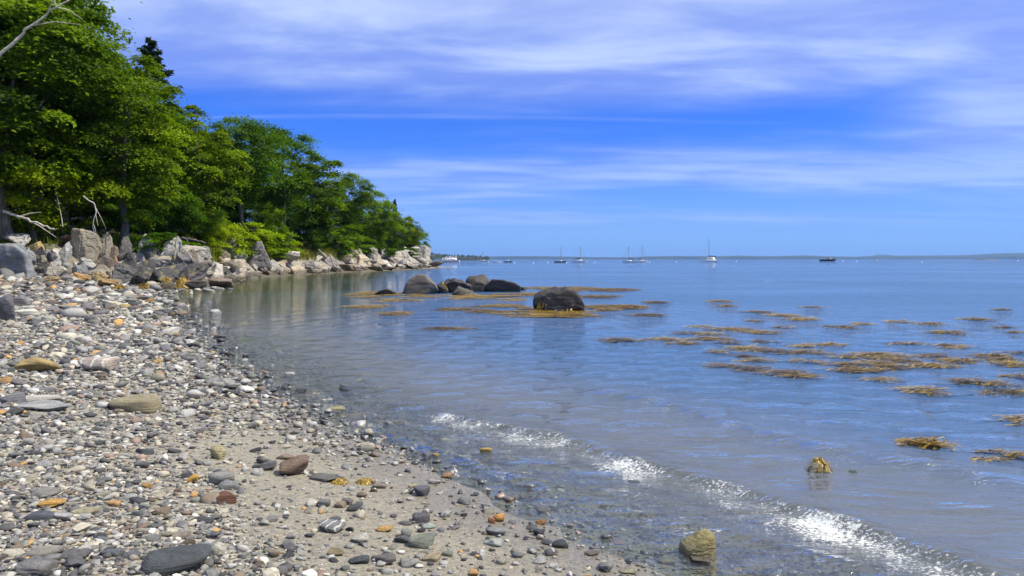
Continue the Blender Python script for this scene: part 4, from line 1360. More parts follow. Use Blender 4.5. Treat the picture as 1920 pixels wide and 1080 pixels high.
row = [(830, 560, 135, 7, 1.6, (0.3, 1.1), 'long golden rockweed mat fringing the front of the boulder row'),
       (740, 556, 55, 7, 1.3, (0.35, 0.95), 'golden rockweed around the low dark rock'), (930, 556, 60, 6, 1.2, (0.35, 0.9), 'golden rockweed before the long sloping boulder'),
       (1050, 541, 55, 4, 1.0, (0.3, 0.8), 'rockweed streak trailing right from the boulder row'), (1140, 543, 50, 3, .9, (0.2, 0.7), 'far rockweed streak behind the lone boulder'),
       (700, 550, 40, 3, 0.9, (0.4, 0.9), 'thin golden streak left of the low dark rock'), (1020, 584, 80, 6, 1.4, (0.3, 0.95), 'golden rockweed mat around the left foot of the lone boulder'),
       (1040, 592, 85, 4, 1.1, (0.25, 0.9), 'rockweed fringe just in front of the lone boulder'), (1120, 576, 40, 4, .9, (0.2, 0.7), 'rockweed streak at the right foot of the lone boulder'),
       (1160, 575, 45, 4, .8, (0.2, 0.7), 'rockweed streak a little right of the lone boulder'), (1120, 556, 40, 3, .7, (0.2, 0.7), 'thin streak level with the top of the lone boulder'),
       (860, 580, 40, 3, .9, (0.1, 0.6), 'dark rockweed streak in the channel before the row'), (910, 584, 30, 3, .9, (0.1, 0.7), 'short rockweed streak left of the lone boulder mat'),
       (940, 574, 50, 3, .8, (0.2, 0.8), 'rockweed streak between row and lone boulder'), (742, 588, 24, 4, .9, (0.3, 0.8), 'small golden patch alone in the green reflection'),
       (690, 575, 36, 3, .8, (0.4, 0.9), 'pale golden streak at the left in the green reflection'), (822, 616, 22, 3, .9, (0.1, 0.5), 'small dark patch in open blue water'),
       (862, 617, 20, 2, .8, (0.1, 0.6), 'thin dark streak right of the small dark patch'), (1010, 552, 40, 3, .9, (0.3, 0.9), 'rockweed streak between the row and lone boulder top')]
for i, (px, py, a, b, dn, tn, lab) in enumerate(row):
    weed(px, py, a, b, 600 + i, lab, dn, tn, group=None)


def tuft(p, R, Hh, n, seed, label, tone=(0.4, 1.0), name='rockweed_tuft'):
    """fronds draped over a stone, hanging down from its crown"""
    rng = np.random.default_rng(seed)
    th = rng.uniform(0, 6.283, n)
    u0 = rng.uniform(0.0, 0.8, n)
    L = rng.uniform(0.4, 0.9, n)
    V, tn = [], []
    for i in range(n):
        dirv = np.array([math.cos(th[i]), math.sin(th[i])])
        sd = np.array([-dirv[1], dirv[0]])
        w = R * rng.uniform(0.03, 0.08)
        pp = []
        for k in range(4):
            u = u0[i] + L[i] * k / 3 * 0.8
            rr = R * min(u, 1.15)
            zz_ = Hh * max(0.02, 1 - min(u, 1.15) ** 2 / 1.2) + rng.normal() * Hh * 0.14
            q = dirv * rr + sd * rng.normal() * R * 0.16
            pp.append((q - sd * w, zz_)); pp.append((q + sd * w, zz_))
        V += [(*q, zz_) for q, zz_ in pp]
        tn += [np.clip(rng.uniform(*tone), 0, 1)] * 8
    o = np.arange(n)[:, None] * 8
    Fc = np.vstack([o + [0, 1, 3, 2], o + [2, 3, 5, 4], o + [4, 5, 7, 6]])
    return tag(add(name, mesh(name, np.array(V), Fc, False, {'tone': np.array(tn)}), M_weed, loc=p), label, 'seaweed')


for i, (px, py, w, h, lab) in enumerate([(312, 541, 26, 17, 'golden weed hanging on the low dark rock at the cove corner'), (345, 542, 34, 18, 'yellow weed draped over the dark rock at the water edge'),
                                         (270, 543, 40, 9, 'rust brown weed below the black wet rock'), (228, 545, 50, 8, 'orange brown weed strewn at the beach head')]):
    p = hit(px, py)
    tuft(p, w / F * p[1] / 2, h / F * p[1], 160, 40 + i, lab, (0.45, 1.0) if i < 2 else (0.2, 0.75))
x, y = gpt(828, 549); tuft((x, y, 0), 0.38, 0.42, 120, 50, 'golden weed between the round boulder and the jagged one')
x, y = gpt(1028, 582); tuft((x, y - 0.05, 0), 0.42, 0.40, 150, 51, 'yellow weed on the left face of the lone boulder', (0.4, 0.9))
x, y = gpt(1062, 583); tuft((x, y - 0.05, 0), 0.30, 0.34, 120, 52, 'yellow weed on the right face of the lone boulder', (0.5, 1.0))

# ------------------------------------------------------------------ boats and moorings
def hull_mesh(L, B, D, sheer=0.25, stern=0.75, draft=0.3):
    n, k = 15, 9
    V = []
    for i in range(n):
        t = i / (n - 1)                       # 0 stern .. 1 bow
        half = B / 2 * (stern + (1 - stern) * math.sin(min(t / 0.55, 1) * math.pi / 2)) * (1 - max(0, (t - 0.5) / 0.5) ** 2.2)
        top = D * (1 + sheer * (max(0, t - 0.35) / 0.65) ** 2 + 0.06 * (1 - t))
        xk = -L / 2 + L * t
        for j in range(k):
            a = j / (k - 1) * 2 - 1
            prof = abs(a) ** 0.55
            zz_ = -draft + (top + draft) * abs(a) ** 1.6
            rake = (zz_ / D) * 0.08 * L * max(0, t - 0.7) / 0.3
            V.append((xk + rake, half * prof * (1 if a > 0 else -1), zz_))
    Fc = []
    for i in range(n - 1):
        for j in range(k - 1):
            Fc.append((i * k + j, (i + 1) * k + j, (i + 1) * k + j + 1, i * k + j + 1))
        Fc.append((i * k, i * k + k - 1, (i + 1) * k + k - 1, (i + 1) * k))     # deck
    Fc.append((0, 2, 4, 8)); Fc.append((4, 6, 8, 8)) if False else None
    Fc = [f for f in Fc if f]
    V = np.array(V)
    Fc.append((0, 1, 7, 8)); Fc.append((1, 2, 6, 7)); Fc.append((2, 3, 5, 6)); Fc.append((3, 4, 4, 5)) if False else None
    return V, np.array([f for f in Fc if f])


def cabin(x0, x1, hw, z0, z1, rake=0.25):
    V, Fc = box(x0, x1, -hw, hw, z0, z1)
    V[V[:, 2] > z0 + 1e-6, 0] = np.where(V[V[:, 2] > z0 + 1e-6, 0] > (x0 + x1) / 2, x1 - rake, x0 + rake * 0.5)
    V[V[:, 2] > z0 + 1e-6, 1] *= 0.86
    return V, Fc


def boat_root(name, px, wl, Y, yaw, label, cat):
    e = bpy.data.objects.new(name, None); C.objects.link(e)
    e.location = ((px - 960) / F * Y, Y, 0.0)
    e.rotation_euler = (0, 0, yaw)
    return tag(e, label, cat)


def sailboat(px, Y, L, mast_px, yaw, label, hull=None, cover=True, stay=True):
    e = boat_root('sailboat', px, 0, Y, yaw, label, 'sailboat')
    hm = hull or M_white
    B, D = L * 0.3, L * 0.10
    add('hull', mesh('hull', *hull_mesh(L, B, D), False), hm, e)
    add('cabin', mesh('cabin', *cabin(-L * .12, L * .2, B * .28, D * .9, D * 1.65)), M_white, e)
    for s in (-1, 1):
        add('window', mesh('window', *box(-L * .08, L * .14, s * B * .262 - .03, s * B * .262 + .03, D * 1.15, D * 1.4)), M_glass, e)
    mh = CAMZ + (HOR - mast_px) / F * Y
    mx = L * 0.08
    add('mast', mesh('mast', *tube([[mx, 0, D], [mx, 0, mh * .5], [mx, 0, mh]], [0.15, 0.14, 0.10], 6)), M_mast, e)
    bm_ = add('boom', mesh('boom', *tube([[mx, 0, D * 2.2], [-L * .32, 0, D * 2.1]], [0.08, 0.07], 6)), M_mast, e)
    if cover:
        add('sail_cover', mesh('sail_cover', *tube([[mx, 0, D * 2.55], [-L * .1, 0, D * 2.5], [-L * .32, 0, D * 2.25]], [0.30, 0.26, 0.12], 8)), M_canvas, bm_)
    if stay:
        add('stay', mesh('stay', *tube([[L * .52, 0, D * 1.2], [mx, 0, mh * .97]], [0.06, 0.06], 4)), M_mast, e)
        add('stay', mesh('stay', *tube([[-L * .49, 0, D * 1.1], [mx, 0, mh * .98]], [0.03, 0.03], 4)), M_mast, e)
    return e


def motorboat(px, Y, L, yaw, label, hull, cab=(-0.05, 0.22), name='motorboat', cat='motorboat', ch=2.0):
    e = boat_root(name, px, 0, Y, yaw, label, cat)
    B, D = L * 0.3, L * 0.115
    add('hull', mesh('hull', *hull_mesh(L, B, D, 0.45), False), hull, e)
    c = add('cabin', mesh('cabin', *cabin(L * cab[0], L * cab[1], B * .34, D * .95, D * (0.95 + ch), 0.5)), M_white, e)
    add('roof', mesh('roof', *box(L * (cab[0] - .12), L * cab[1] - .35, -B * .36, B * .36, D * (0.95 + ch), D * (0.95 + ch) + .12)), M_white, c)
    for s in (-1, 1):
        add('window', mesh('window', *box(L * cab[0] + .5, L * cab[1] - .55, s * B * .318 - .04, s * B * .318 + .04, D * (.95 + ch * .5), D * (.95 + ch * .85))), M_glass, c)
    add('mast', mesh('mast', *tube([[L * .05, 0, D * (1 + ch)], [L * .05, 0, D * (1 + ch) + 1.1]], [.05, .03], 5)), M_mast, e)
    return e


# the two-deck motor yacht
Y = 430
e = boat_root('motor_yacht', 840, 0, Y, math.pi * 0.97, 'white two deck motor yacht moored just off the rocky point', 'yacht')
L = 44 / F * Y
hull = add('hull', mesh('hull', *hull_mesh(L, 3.8, 1.25, 0.45, 0.85), False), M_white, e)
add('boot_stripe', mesh('boot_stripe', *tube([[-L * .49, 1.5, .12], [-L * .1, 1.94, .12], [L * .25, 1.6, .12]], [.07, .07, .04], 4)), M_red, hull)
dk = add('deckhouse', mesh('deckhouse', *cabin(-L * .38, L * .26, 1.5, 1.2, 2.5, .5)), M_white, e)
for s in (-1, 1):
    for k in range(5):
        x0 = -L * .32 + k * L * .105
        add('window', mesh('window', *box(x0, x0 + L * .075, s * 1.36 - .09, s * 1.36 + .09, 1.65, 2.2)), M_glass, dk)
fb = add('flybridge', mesh('flybridge', *cabin(-L * .22, L * .10, 1.2, 2.5, 3.35, .4)), M_white, e)
for s in (-1, 1):
    add('window', mesh('window', *box(-L * .15, L * .04, s * 1.06 - .09, s * 1.06 + .09, 2.8, 3.15)), M_glass, fb)
add('canopy', mesh('canopy', *box(-L * .40, L * .02, -1.2, 1.2, 3.36, 3.48)), M_white, fb)
for s in (-1, 1):
    add('rail', mesh('rail', *tube([[L * .2, s * 1.3, 2.0], [L * .5, s * .1, 2.35]], [.04, .04], 4)), M_mast, e)
add('mast', mesh('mast', *tube([[-L * .05, 0, 3.4], [-L * .08, 0, 5.0]], [.06, .03], 5)), M_mast, e)

sailboat(907, 520, 7.5, 471, 2.7, 'small white sailboat right of the motor yacht', cover=True, stay=True)
motorboat(931, 400, 4.6, 0.2, 'tiny low white skiff between two small boats', M_white, (-0.1, 0.1), 'skiff', 'skiff', 0.6)
motorboat(952, 420, 4.4, 0.1, 'tiny dark hulled boat with a white cuddy', M_navy, (-0.1, 0.2), 'motorboat', 'motorboat', 1.2)
sailboat(1050, 400, 6.2, 462, 0.15, 'dark hulled sailboat with a single mast', M_navy, cover=False, stay=False)
sailboat(1086, 420, 8.6, 461, 0.1, 'white sailboat with a blue sail cover and long forestay, third mast from left')
sailboat(1181, 400, 7.4, 461, 2.95, 'left of the two white sailboats moored side by side')
sailboat(1202, 440, 7.4, 460, 0.2, 'right of the two white sailboats moored side by side')
# catamaran
Y = 470
e = boat_root('catamaran', 1330, 0, Y, math.pi - 0.25, 'large white catamaran with the tallest mast', 'catamaran')
for s in (-1, 1):
    hh = add('hull', mesh('hull', *hull_mesh(10.5, 1.5, 1.15, 0.3), False), M_white, e, loc=(0, s * 2.4, 0))
br = add('bridge_deck', mesh('bridge_deck', *box(-4.4, 2.2, -2.5, 2.5, .8, 1.35)), M_white, e)
cb = add('cabin', mesh('cabin', *cabin(-3.4, 1.8, 2.0, 1.35, 2.7, .8)), M_white, e)
for s in (-1, 1):
    add('window', mesh('window', *box(-2.5, .7, s * 1.86 - .1, s * 1.86 + .1, 1.8, 2.4)), M_glass, cb)
mh = CAMZ + (HOR - 447) / F * Y
add('mast', mesh('mast', *tube([[0.4, 0, 2.6], [0.4, 0, mh]], [.2, .12], 6)), M_mast, e)
bm_ = add('boom', mesh('boom', *tube([[0.4, 0, 3.5], [-4.2, 0, 3.4]], [.1, .09], 6)), M_mast, e)
add('sail_cover', mesh('sail_cover', *tube([[0.4, 0, 3.8], [-4.0, 0, 3.65]], [.28, .18], 7)), M_canvas, bm_)
add('stay', mesh('stay', *tube([[5.0, 0, 1.3], [0.4, 0, mh * .9]], [.05, .05], 4)), M_mast, e)
motorboat(1551, 640, 13.0, 0.05, 'dark hulled lobster boat with white wheelhouse, alone at right', M_navy, (-0.02, 0.2), 'lobster_boat', 'lobster boat', 1.35)
sailboat(1644, 1000, 9.0, 470, 1.1, 'faint sailboat far off at right, seen nearly end on', cover=False, stay=False)
V, Fc = ico(2)
bu = V.copy(); bu[:, 2] = np.where(bu[:, 2] > 0.3, 0.3 + (bu[:, 2] - .3) * 1.3, bu[:, 2])
bu_me = mesh('buoy_float', bu, Fc)
bu_top = mesh('buoy_eye', *tube([[0, 0, 1.15], [0, 0, 1.6]], [.16, .13], 6))
for px, wl, lab in [(965, 492.5, 'white mooring buoy right of the tiny dark hulled boat'), (1000, 493, 'white mooring buoy in the gap left of the dark sailboat'), (1027, 492.6, 'white mooring buoy just left of the dark sailboat'),
                    (1062, 493, 'white mooring buoy just right of the dark sailboat'), (1115, 492.6, 'white mooring buoy right of the white sailboat with forestay'), (1217, 491.6, 'white mooring buoy right of the paired sailboats'),
                    (1268, 491.2, 'white mooring buoy between paired sailboats and catamaran'), (1380, 490.6, 'white mooring buoy right of the catamaran'), (1580, 489.6, 'white mooring buoy right of the lobster boat'),
                    (1606, 490, 'second white mooring buoy right of the lobster boat'), (1728, 491.6, 'white mooring buoy right of the faint far sailboat'), (1908, 489.3, 'white mooring buoy at the right edge')]:
    Yb = CAMZ * F / (wl - HOR)
    e = bpy.data.objects.new('mooring_buoy', None); C.objects.link(e)
    e.location = ((px - 960) / F * Yb, Yb, 0.05)
    s = 0.9 / F * Yb * 1.2
    e.scale = (s, s, s)
    add('float', bu_me, M_buoy, e); add('eye', bu_top, M_mast, e)
    tag(e, lab, 'buoy', 'white mooring buoys')

# ------------------------------------------------------------------ named stones on the beach
def stone(px, base, w, h, color, label, seed, round_=False, flat=False, planes=9, deep=0.8, rot=0.0, tilt=0.0, mat=None, sink=0.25, sub=4, name='stone', strata=0.0, onw=False):
    p = hit(px, base)
    if onw:
        x, y = gpt(px, base, 0.0); p = np.array([x, y, 0.0 - h / F * y * (0.1 if h > 15 else 0.3)])
    D = math.hypot(p[1], p[0] * 0)
    W, Hh = w / F * D, h / F * D
    # the picture shows the stone's height plus some of its top: share the rows between them
    el = math.atan2(CAMZ - p[2], D)
    dp = W * deep
    hz_ = max(Hh * 0.35, (Hh - dp * math.sin(el) * 0.8) / math.cos(el))
    V, Fc = rock_verts(seed, (1, 1, 1), planes if not round_ else 5, 5 if round_ else 15, 0.05 if round_ else 0.08, 1.5, sub, strata, (0.1, 0.2, 1), 6, 0.8 if round_ else 0.6)
    V[:, 2] -= V[:, 2].min()
    V /= np.array([np.ptp(V[:, 0]), np.ptp(V[:, 1]), np.ptp(V[:, 2])])
    o = add(name, mesh(name, V, Fc, True), mat or M_stone, loc=(p[0], p[1] + dp * 0.38, p[2] - hz_ * sink), rot=(0, tilt, rot), scale=(W, dp, hz_ * (1 + sink)), color=color)
    marks.append((p[0], p[1] + dp * .4, max(W, dp) / 2, label))
    return tag(o, label, 'stone', 'notable stones on the beach')


marks = []
SLATE = (0.055, 0.062, 0.066)
nst = [
    (318, 1082, 122, 56, SLATE, 'large dark slate slab at the bottom left', 1, 0, 0, 0.3),
    (250, 772, 92, 38, (0.26, 0.225, 0.14), 'broad olive brown boulder half buried in shingle', 1, 0, 1, 0.0),
    (72, 772, 98, 22, (0.27, 0.275, 0.27), 'flat pale grey slab at the left edge', 0, 0, 2, 0.1),
    (62, 757, 84, 20, (0.40, 0.38, 0.34), 'cream slab lying under the pale grey slab', 0, 0, 3, 0.2),
    (10, 760, 46, 24, (0.15, 0.155, 0.17), 'dark flat slab cut by the left edge', 0, 0, 4, 0.0),
    (70, 736, 40, 10, (0.13, 0.13, 0.14), 'thin dark slate lying behind the pale slab', 0, 0, 5, -0.2),
    (54, 698, 64, 32, (0.34, 0.25, 0.10), 'rough ochre rock on the left of the beach', 0, 1, 6, 0.0),
    (166, 697, 76, 30, (0.34, 0.29, 0.25), 'pale pinkish slab with dark cracks', 0, 0, 7, 0.0),
    (8, 604, 34, 54, (0.10, 0.10, 0.11), 'dark purple rock cut by the left edge', 0, 0, 8, 0.0),
    (28, 576, 44, 22, (0.14, 0.135, 0.14), 'dark flat rock behind the dark purple rock', 0, 0, 9, 0.3),
    (42, 593, 42, 15, (0.48, 0.47, 0.40), 'off white long stone beside the dark purple rock', 1, 0, 10, 0.2),
    (122, 638, 30, 15, (0.52, 0.50, 0.41), 'off white lump in the upper shingle', 1, 0, 11, 0.0),
    (90, 585, 40, 12, (0.19, 0.185, 0.19), 'grey slab right of the off white long stone', 0, 0, 12, 0.2),
    (135, 590, 34, 14, (0.17, 0.17, 0.175), 'grey rounded rock in the upper shingle', 1, 0, 13, 0.0),
    (168, 602, 26, 11, (0.13, 0.12, 0.12), 'dark brown rock in the upper shingle', 0, 0, 14, 0.0),
    (230, 580, 22, 10, (0.36, 0.27, 0.11), 'ochre stone near the corner of the cove', 1, 0, 15, 0.0),
    (120, 622, 36, 12, (0.30, 0.21, 0.17), 'pinkish flat stone behind the off white lump', 0, 0, 16, 0.0),
    (88, 956, 52, 22, (0.46, 0.27, 0.07), 'bright orange split stone at the lower left', 0, 0, 17, 0.1),
    (66, 980, 46, 25, (0.075, 0.082, 0.10), 'blue black oval stone below the bright orange stone', 1, 0, 18, 0.0),
    (109, 982, 36, 20, (0.38, 0.37, 0.36), 'pale grey round stone right of the blue black oval', 1, 0, 19, 0.0),
    (146, 973, 46, 20, (0.30, 0.27, 0.17), 'yellowish oval stone with a flat top', 1, 0, 20, 0.0),
    (72, 938, 52, 22, (0.22, 0.21, 0.19), 'grey oval stone behind the bright orange stone', 1, 0, 21, 0.0),
    (357, 906, 24, 18, (0.50, 0.30, 0.06), 'small bright orange cube stone', 0, 0, 22, 0.3),
    (212, 955, 26, 13, (0.46, 0.27, 0.12), 'small orange stone on the sand', 1, 0, 23, 0.0),
    (408, 912, 44, 28, (0.24, 0.235, 0.22), 'grey egg shaped stone tilted on another', 1, 0, 24, 0.6),
    (428, 922, 36, 20, (0.20, 0.20, 0.205), 'grey round stone under the egg shaped stone', 1, 0, 25, 0.0),
    (421, 946, 38, 24, (0.13, 0.055, 0.03), 'rust red broken rock on the sand', 0, 0, 26, 0.3),
    (545, 893, 54, 40, (0.17, 0.115, 0.08), 'brown blocky rock in the middle of the beach', 0, 0, 27, 0.3),
    (531, 862, 30, 14, (0.24, 0.18, 0.13), 'smaller brown rock behind the brown blocky rock', 0, 0, 28, 0.0),
    (605, 904, 52, 18, (0.12, 0.115, 0.105), 'dark brick shaped stone right of the brown rock', 0, 0, 29, 0.15),
    (495, 884, 34, 22, (0.13, 0.13, 0.135), 'dark grey angular stone left of the brown rock', 0, 0, 30, -0.2),
    (408, 864, 30, 28, (0.34, 0.30, 0.16), 'yellowish pointed stone in the shingle', 0, 0, 31, -0.4),
    (620, 1004, 48, 26, (0.17, 0.17, 0.175), 'grey stone with curved white bands', 1, 0, 32, -0.2),
    (606, 953, 22, 17, (0.17, 0.17, 0.165), 'dark grey round cobble on the sand', 1, 0, 33, 0.0),
    (649, 947, 22, 14, (0.16, 0.15, 0.14), 'brownish round cobble beside the dark cobble', 1, 0, 34, 0.0),
    (660, 962, 26, 16, SLATE, 'black broken stone below the round cobbles', 0, 0, 35, 0.2),
    (792, 1030, 50, 29, (0.17, 0.185, 0.15), 'green grey boulder on the sand near the water', 1, 0, 36, 0.0),
    (762, 1009, 21, 18, (0.20, 0.22, 0.20), 'small green grey cobble behind the green boulder', 1, 0, 37, 0.0),
    (792, 982, 34, 22, (0.105, 0.10, 0.11), 'dark purple stone near the green boulder', 1, 0, 38, 0.2),
    (804, 992, 26, 12, (0.34, 0.39, 0.35), 'pale mint green pebble', 0, 0, 39, 0.0),
    (750, 1022, 30, 18, (0.11, 0.11, 0.115), 'dark angular stone left of the green boulder', 0, 0, 40, 0.2),
    (716, 998, 34, 14, (0.40, 0.25, 0.08), 'rust orange flat stone on the sand', 0, 0, 41, 0.0),
    (672, 1022, 34, 18, (0.42, 0.41, 0.36), 'slender off white stone on the sand', 0, 0, 42, 0.5),
    (790, 932, 32, 22, (0.10, 0.10, 0.115), 'blue black angular stone at the wet edge', 0, 0, 43, 0.3),
    (773, 919, 20, 13, (0.50, 0.40, 0.20), 'pale ochre pebble beside the angular stone', 1, 0, 44, 0.0),
    (710, 917, 28, 15, (0.20, 0.165, 0.14), 'brown smooth stone beside the golden weed', 0, 0, 45, 0.2),
    (937, 983, 22, 18, (0.56, 0.28, 0.07), 'bright orange knobbly stone at the wet edge', 1, 0, 46, 0.0),
    (922, 983, 14, 12, (0.36, 0.14, 0.06), 'small red stone touching the orange knobbly stone', 1, 0, 47, 0.0),
    (924, 1026, 38, 20, (0.33, 0.36, 0.33), 'pale green stone below the orange knobbly stone', 0, 0, 48, 0.0),
    (928, 1008, 36, 18, (0.19, 0.20, 0.20), 'grey smooth stone behind the pale green stone', 1, 0, 49, 0.3),
    (838, 838, 28, 17, (0.33, 0.32, 0.26), 'pale stone at the waterline', 1, 0, 50, 0.0),
    (688, 848, 30, 20, (0.36, 0.34, 0.27), 'pale rounded stone near the waterline', 1, 0, 51, 0.0),
    (838, 897, 20, 12, (0.42, 0.24, 0.12), 'orange brown stone at the water edge', 1, 0, 52, 0.0),
    (716, 1062, 46, 24, (0.13, 0.12, 0.115), 'dark fractured stone at the bottom centre', 0, 0, 53, 0.2),
    (768, 1066, 36, 20, (0.26, 0.25, 0.23), 'grey oval cobble at the bottom centre', 1, 0, 54, 0.3),
    (806, 1056, 34, 20, (0.34, 0.27, 0.18), 'tan stone at the bottom centre', 0, 0, 55, -0.2),
    (834, 1046, 30, 15, (0.22, 0.23, 0.19), 'olive grey oval stone below the green boulder', 1, 0, 56, 0.0),
    (630, 1044, 32, 16, (0.23, 0.19, 0.10), 'mossy brown stone half sunk in sand', 1, 0, 57, 0.0),
    (668, 1062, 40, 16, SLATE, 'black slate chip at the bottom centre', 0, 0, 58, 0.2),
    (130, 1058, 58, 25, (0.12, 0.115, 0.115), 'dark brown oval stone at the bottom left', 1, 0, 59, 0.1),
    (70, 1048, 58, 25, (0.23, 0.215, 0.185), 'tan grey oval stone at the bottom left', 1, 0, 60, 0.0),
    (52, 1084, 66, 36, (0.17, 0.165, 0.16), 'large grey stone in the bottom left corner', 0, 0, 61, 0.0),
    (24, 1050, 36, 18, (0.50, 0.47, 0.38), 'cream stone in the bottom left corner', 0, 0, 62, 0.0),
    (205, 1046, 36, 18, (0.12, 0.125, 0.14), 'dark blue grey oval cobble left of the slate slab', 1, 0, 63, 0.0),
    (240, 1048, 40, 16, (0.11, 0.11, 0.125), 'dark flat pebble beside the slate slab', 1, 0, 64, 0.1),
    (187, 1026, 24, 17, (0.12, 0.13, 0.14), 'round dark cobble above the dark oval cobble', 1, 0, 65, 0.0),
    (282, 1020, 28, 14, (0.20, 0.20, 0.195), 'grey oval pebble with a pale rim', 1, 0, 66, 0.1),
    (336, 1015, 34, 17, (0.27, 0.235, 0.19), 'tan smooth pebble behind the slate slab', 1, 0, 67, 0.2),
    (268, 1006, 22, 15, (0.30, 0.29, 0.25), 'pale egg shaped pebble', 1, 0, 68, 0.0),
    (308, 1009, 28, 12, (0.24, 0.225, 0.18), 'buff oval pebble in the row behind the slate slab', 1, 0, 69, 0.0),
    (220, 993, 27, 15, (0.36, 0.32, 0.24), 'cream oval pebble on the sand', 1, 0, 70, 0.2),
    (380, 1040, 30, 20, (0.19, 0.21, 0.21), 'blue grey cobble at the right of the slate slab', 1, 0, 71, 0.0),
    (264, 880, 22, 13, (0.10, 0.10, 0.105), 'dark wedge pebble in the shingle', 1, 0, 72, 0.0),
    (268, 852, 34, 14, (0.06, 0.065, 0.075), 'black split slate in the shingle', 0, 0, 73, 0.3),
    (82, 849, 30, 17, (0.36, 0.36, 0.35), 'pale grey round stone in the left shingle', 1, 0, 74, 0.0),
    (80, 882, 28, 17, (0.33, 0.33, 0.33), 'light grey lump in the left shingle', 0, 0, 75, 0.0),
    (1050, 1028, 30, 17, (0.05, 0.05, 0.052), 'glossy black oval stone at the wet edge', 1, 0, 76, 0.3),
    (1028, 1024, 22, 11, (0.10, 0.10, 0.10), 'dark flat pebble touching the black oval stone', 1, 0, 77, 0.1),
    (1032, 1046, 26, 15, (0.11, 0.10, 0.095), 'dark pebble below the black oval stone', 1, 0, 78, 0.5),
    (1014, 985, 20, 12, (0.45, 0.20, 0.05), 'orange chip in the wet sand', 0, 0, 79, 0.0),
    (1156, 1024, 26, 8, (0.50, 0.28, 0.20), 'pink flat pebble in the wash', 1, 0, 80, 0.2),
    (1175, 1080, 34, 12, (0.34, 0.31, 0.17), 'flat yellowish stone at the bottom of the wash', 0, 0, 81, 0.0),
    (1110, 1045, 32, 14, (0.21, 0.165, 0.13), 'brown mottled stone in the wash', 0, 0, 82, 0.2),
    (1248, 1058, 34, 18, (0.17, 0.18, 0.14), 'submerged greenish stone left of the blocky rock', 1, 0, 83, 0.0),
]
for i, (px, b, w, h, c, lab, rd, rough, seed, rot) in enumerate(nst):
    flat_ = 'slab' in lab or 'slate' in lab
    stone(px, b, w, h, c, lab, 1000 + seed * 3, bool(rd), planes=8 if flat_ else 10, deep=0.85 if not flat_ else 0.75, rot=rot, mat=M_vein if 'bands' in lab or 'crack' in lab else None,
          sub=4 if w > 30 else 3, strata=0.05 if not rd else 0.0)
wet_st = [
    (1314, 1044, 70, 60, (0.26, 0.22, 0.09), 'blocky mossy yellow rock standing in the wash', 0, 1), (1322, 1054, 44, 16, (0.16, 0.13, 0.10), 'brown stone at the foot of the blocky mossy rock', 0, 2),
    (1538, 886, 44, 26, (0.20, 0.175, 0.11), 'weedy rock poking out behind the breaking wave', 1, 3), (1585, 990, 56, 18, (0.30, 0.27, 0.16), 'pale yellow rock washed over by the breaking wave', 1, 4),
    (911, 846, 24, 13, (0.52, 0.34, 0.07), 'orange stone standing in the shallow water', 1, 5), (818, 855, 14, 9, (0.46, 0.30, 0.10), 'small orange pebble in the shallow water', 1, 6),
    (560, 735, 20, 10, (0.045, 0.05, 0.045), 'black stone in the shallow water off the shingle', 0, 7), (408, 633, 30, 10, (0.12, 0.10, 0.085), 'brown pointed stone in the cove shallows', 0, 8),
    (540, 704, 18, 9, (0.50, 0.50, 0.47), 'white stone in the shallows above the black stone', 0, 9), (646, 724, 14, 6, (0.22, 0.16, 0.14), 'small reddish stone far out in the shallows', 0, 10),
    (630, 768, 34, 12, (0.38, 0.33, 0.16), 'yellow stone awash near the shingle edge', 1, 11), (462, 669, 14, 9, (0.05, 0.05, 0.055), 'small black stone at the cove edge', 0, 12),
    (942, 806, 40, 9, (0.25, 0.20, 0.15), 'brown stone awash in the first wave', 1, 13), (1076, 836, 34, 9, (0.36, 0.33, 0.26), 'pale stone awash in the breaking wave', 1, 14),
    (1600, 886, 16, 8, (0.10, 0.11, 0.08), 'small dark stone right of the weedy rock', 1, 15), (1397, 1028, 24, 8, (0.55, 0.54, 0.50), 'white shell like stone right of the blocky mossy rock', 0, 16),
    (1190, 905, 24, 6, (0.08, 0.08, 0.085), 'flat dark stone awash under the breaking wave', 1, 17), (1022, 958, 26, 9, (0.16, 0.14, 0.10), 'olive flat stone in the thin wash', 0, 18),
]
for i, (px, b, w, h, c, lab, rd, seed) in enumerate(wet_st):
    stone(px, b, w, h, c, lab, 2000 + seed * 3, bool(rd), rot=0.2 * (i % 3 - 1), onw=True, sink=0.6, planes=6 if i == 0 else 9)
x, y = gpt(1541, 884); tuft((x, y + 0.06, 0.0), 0.10, 0.085, 60, 61, 'pale yellow weed on top of the rock behind the wave', (0.5, 1.0))
for px, py, w, h, lab in [(634, 910, 34, 14, 'left golden weed tuft on the sand'), (683, 908, 36, 14, 'right golden weed tuft on the sand')]:
    p = hit(px, py); tuft(p + [0, 0.03, 0], w / F * p[1] / 2, h / F * p[1] * .5, 170, int(px), lab, (0.35, 0.95))

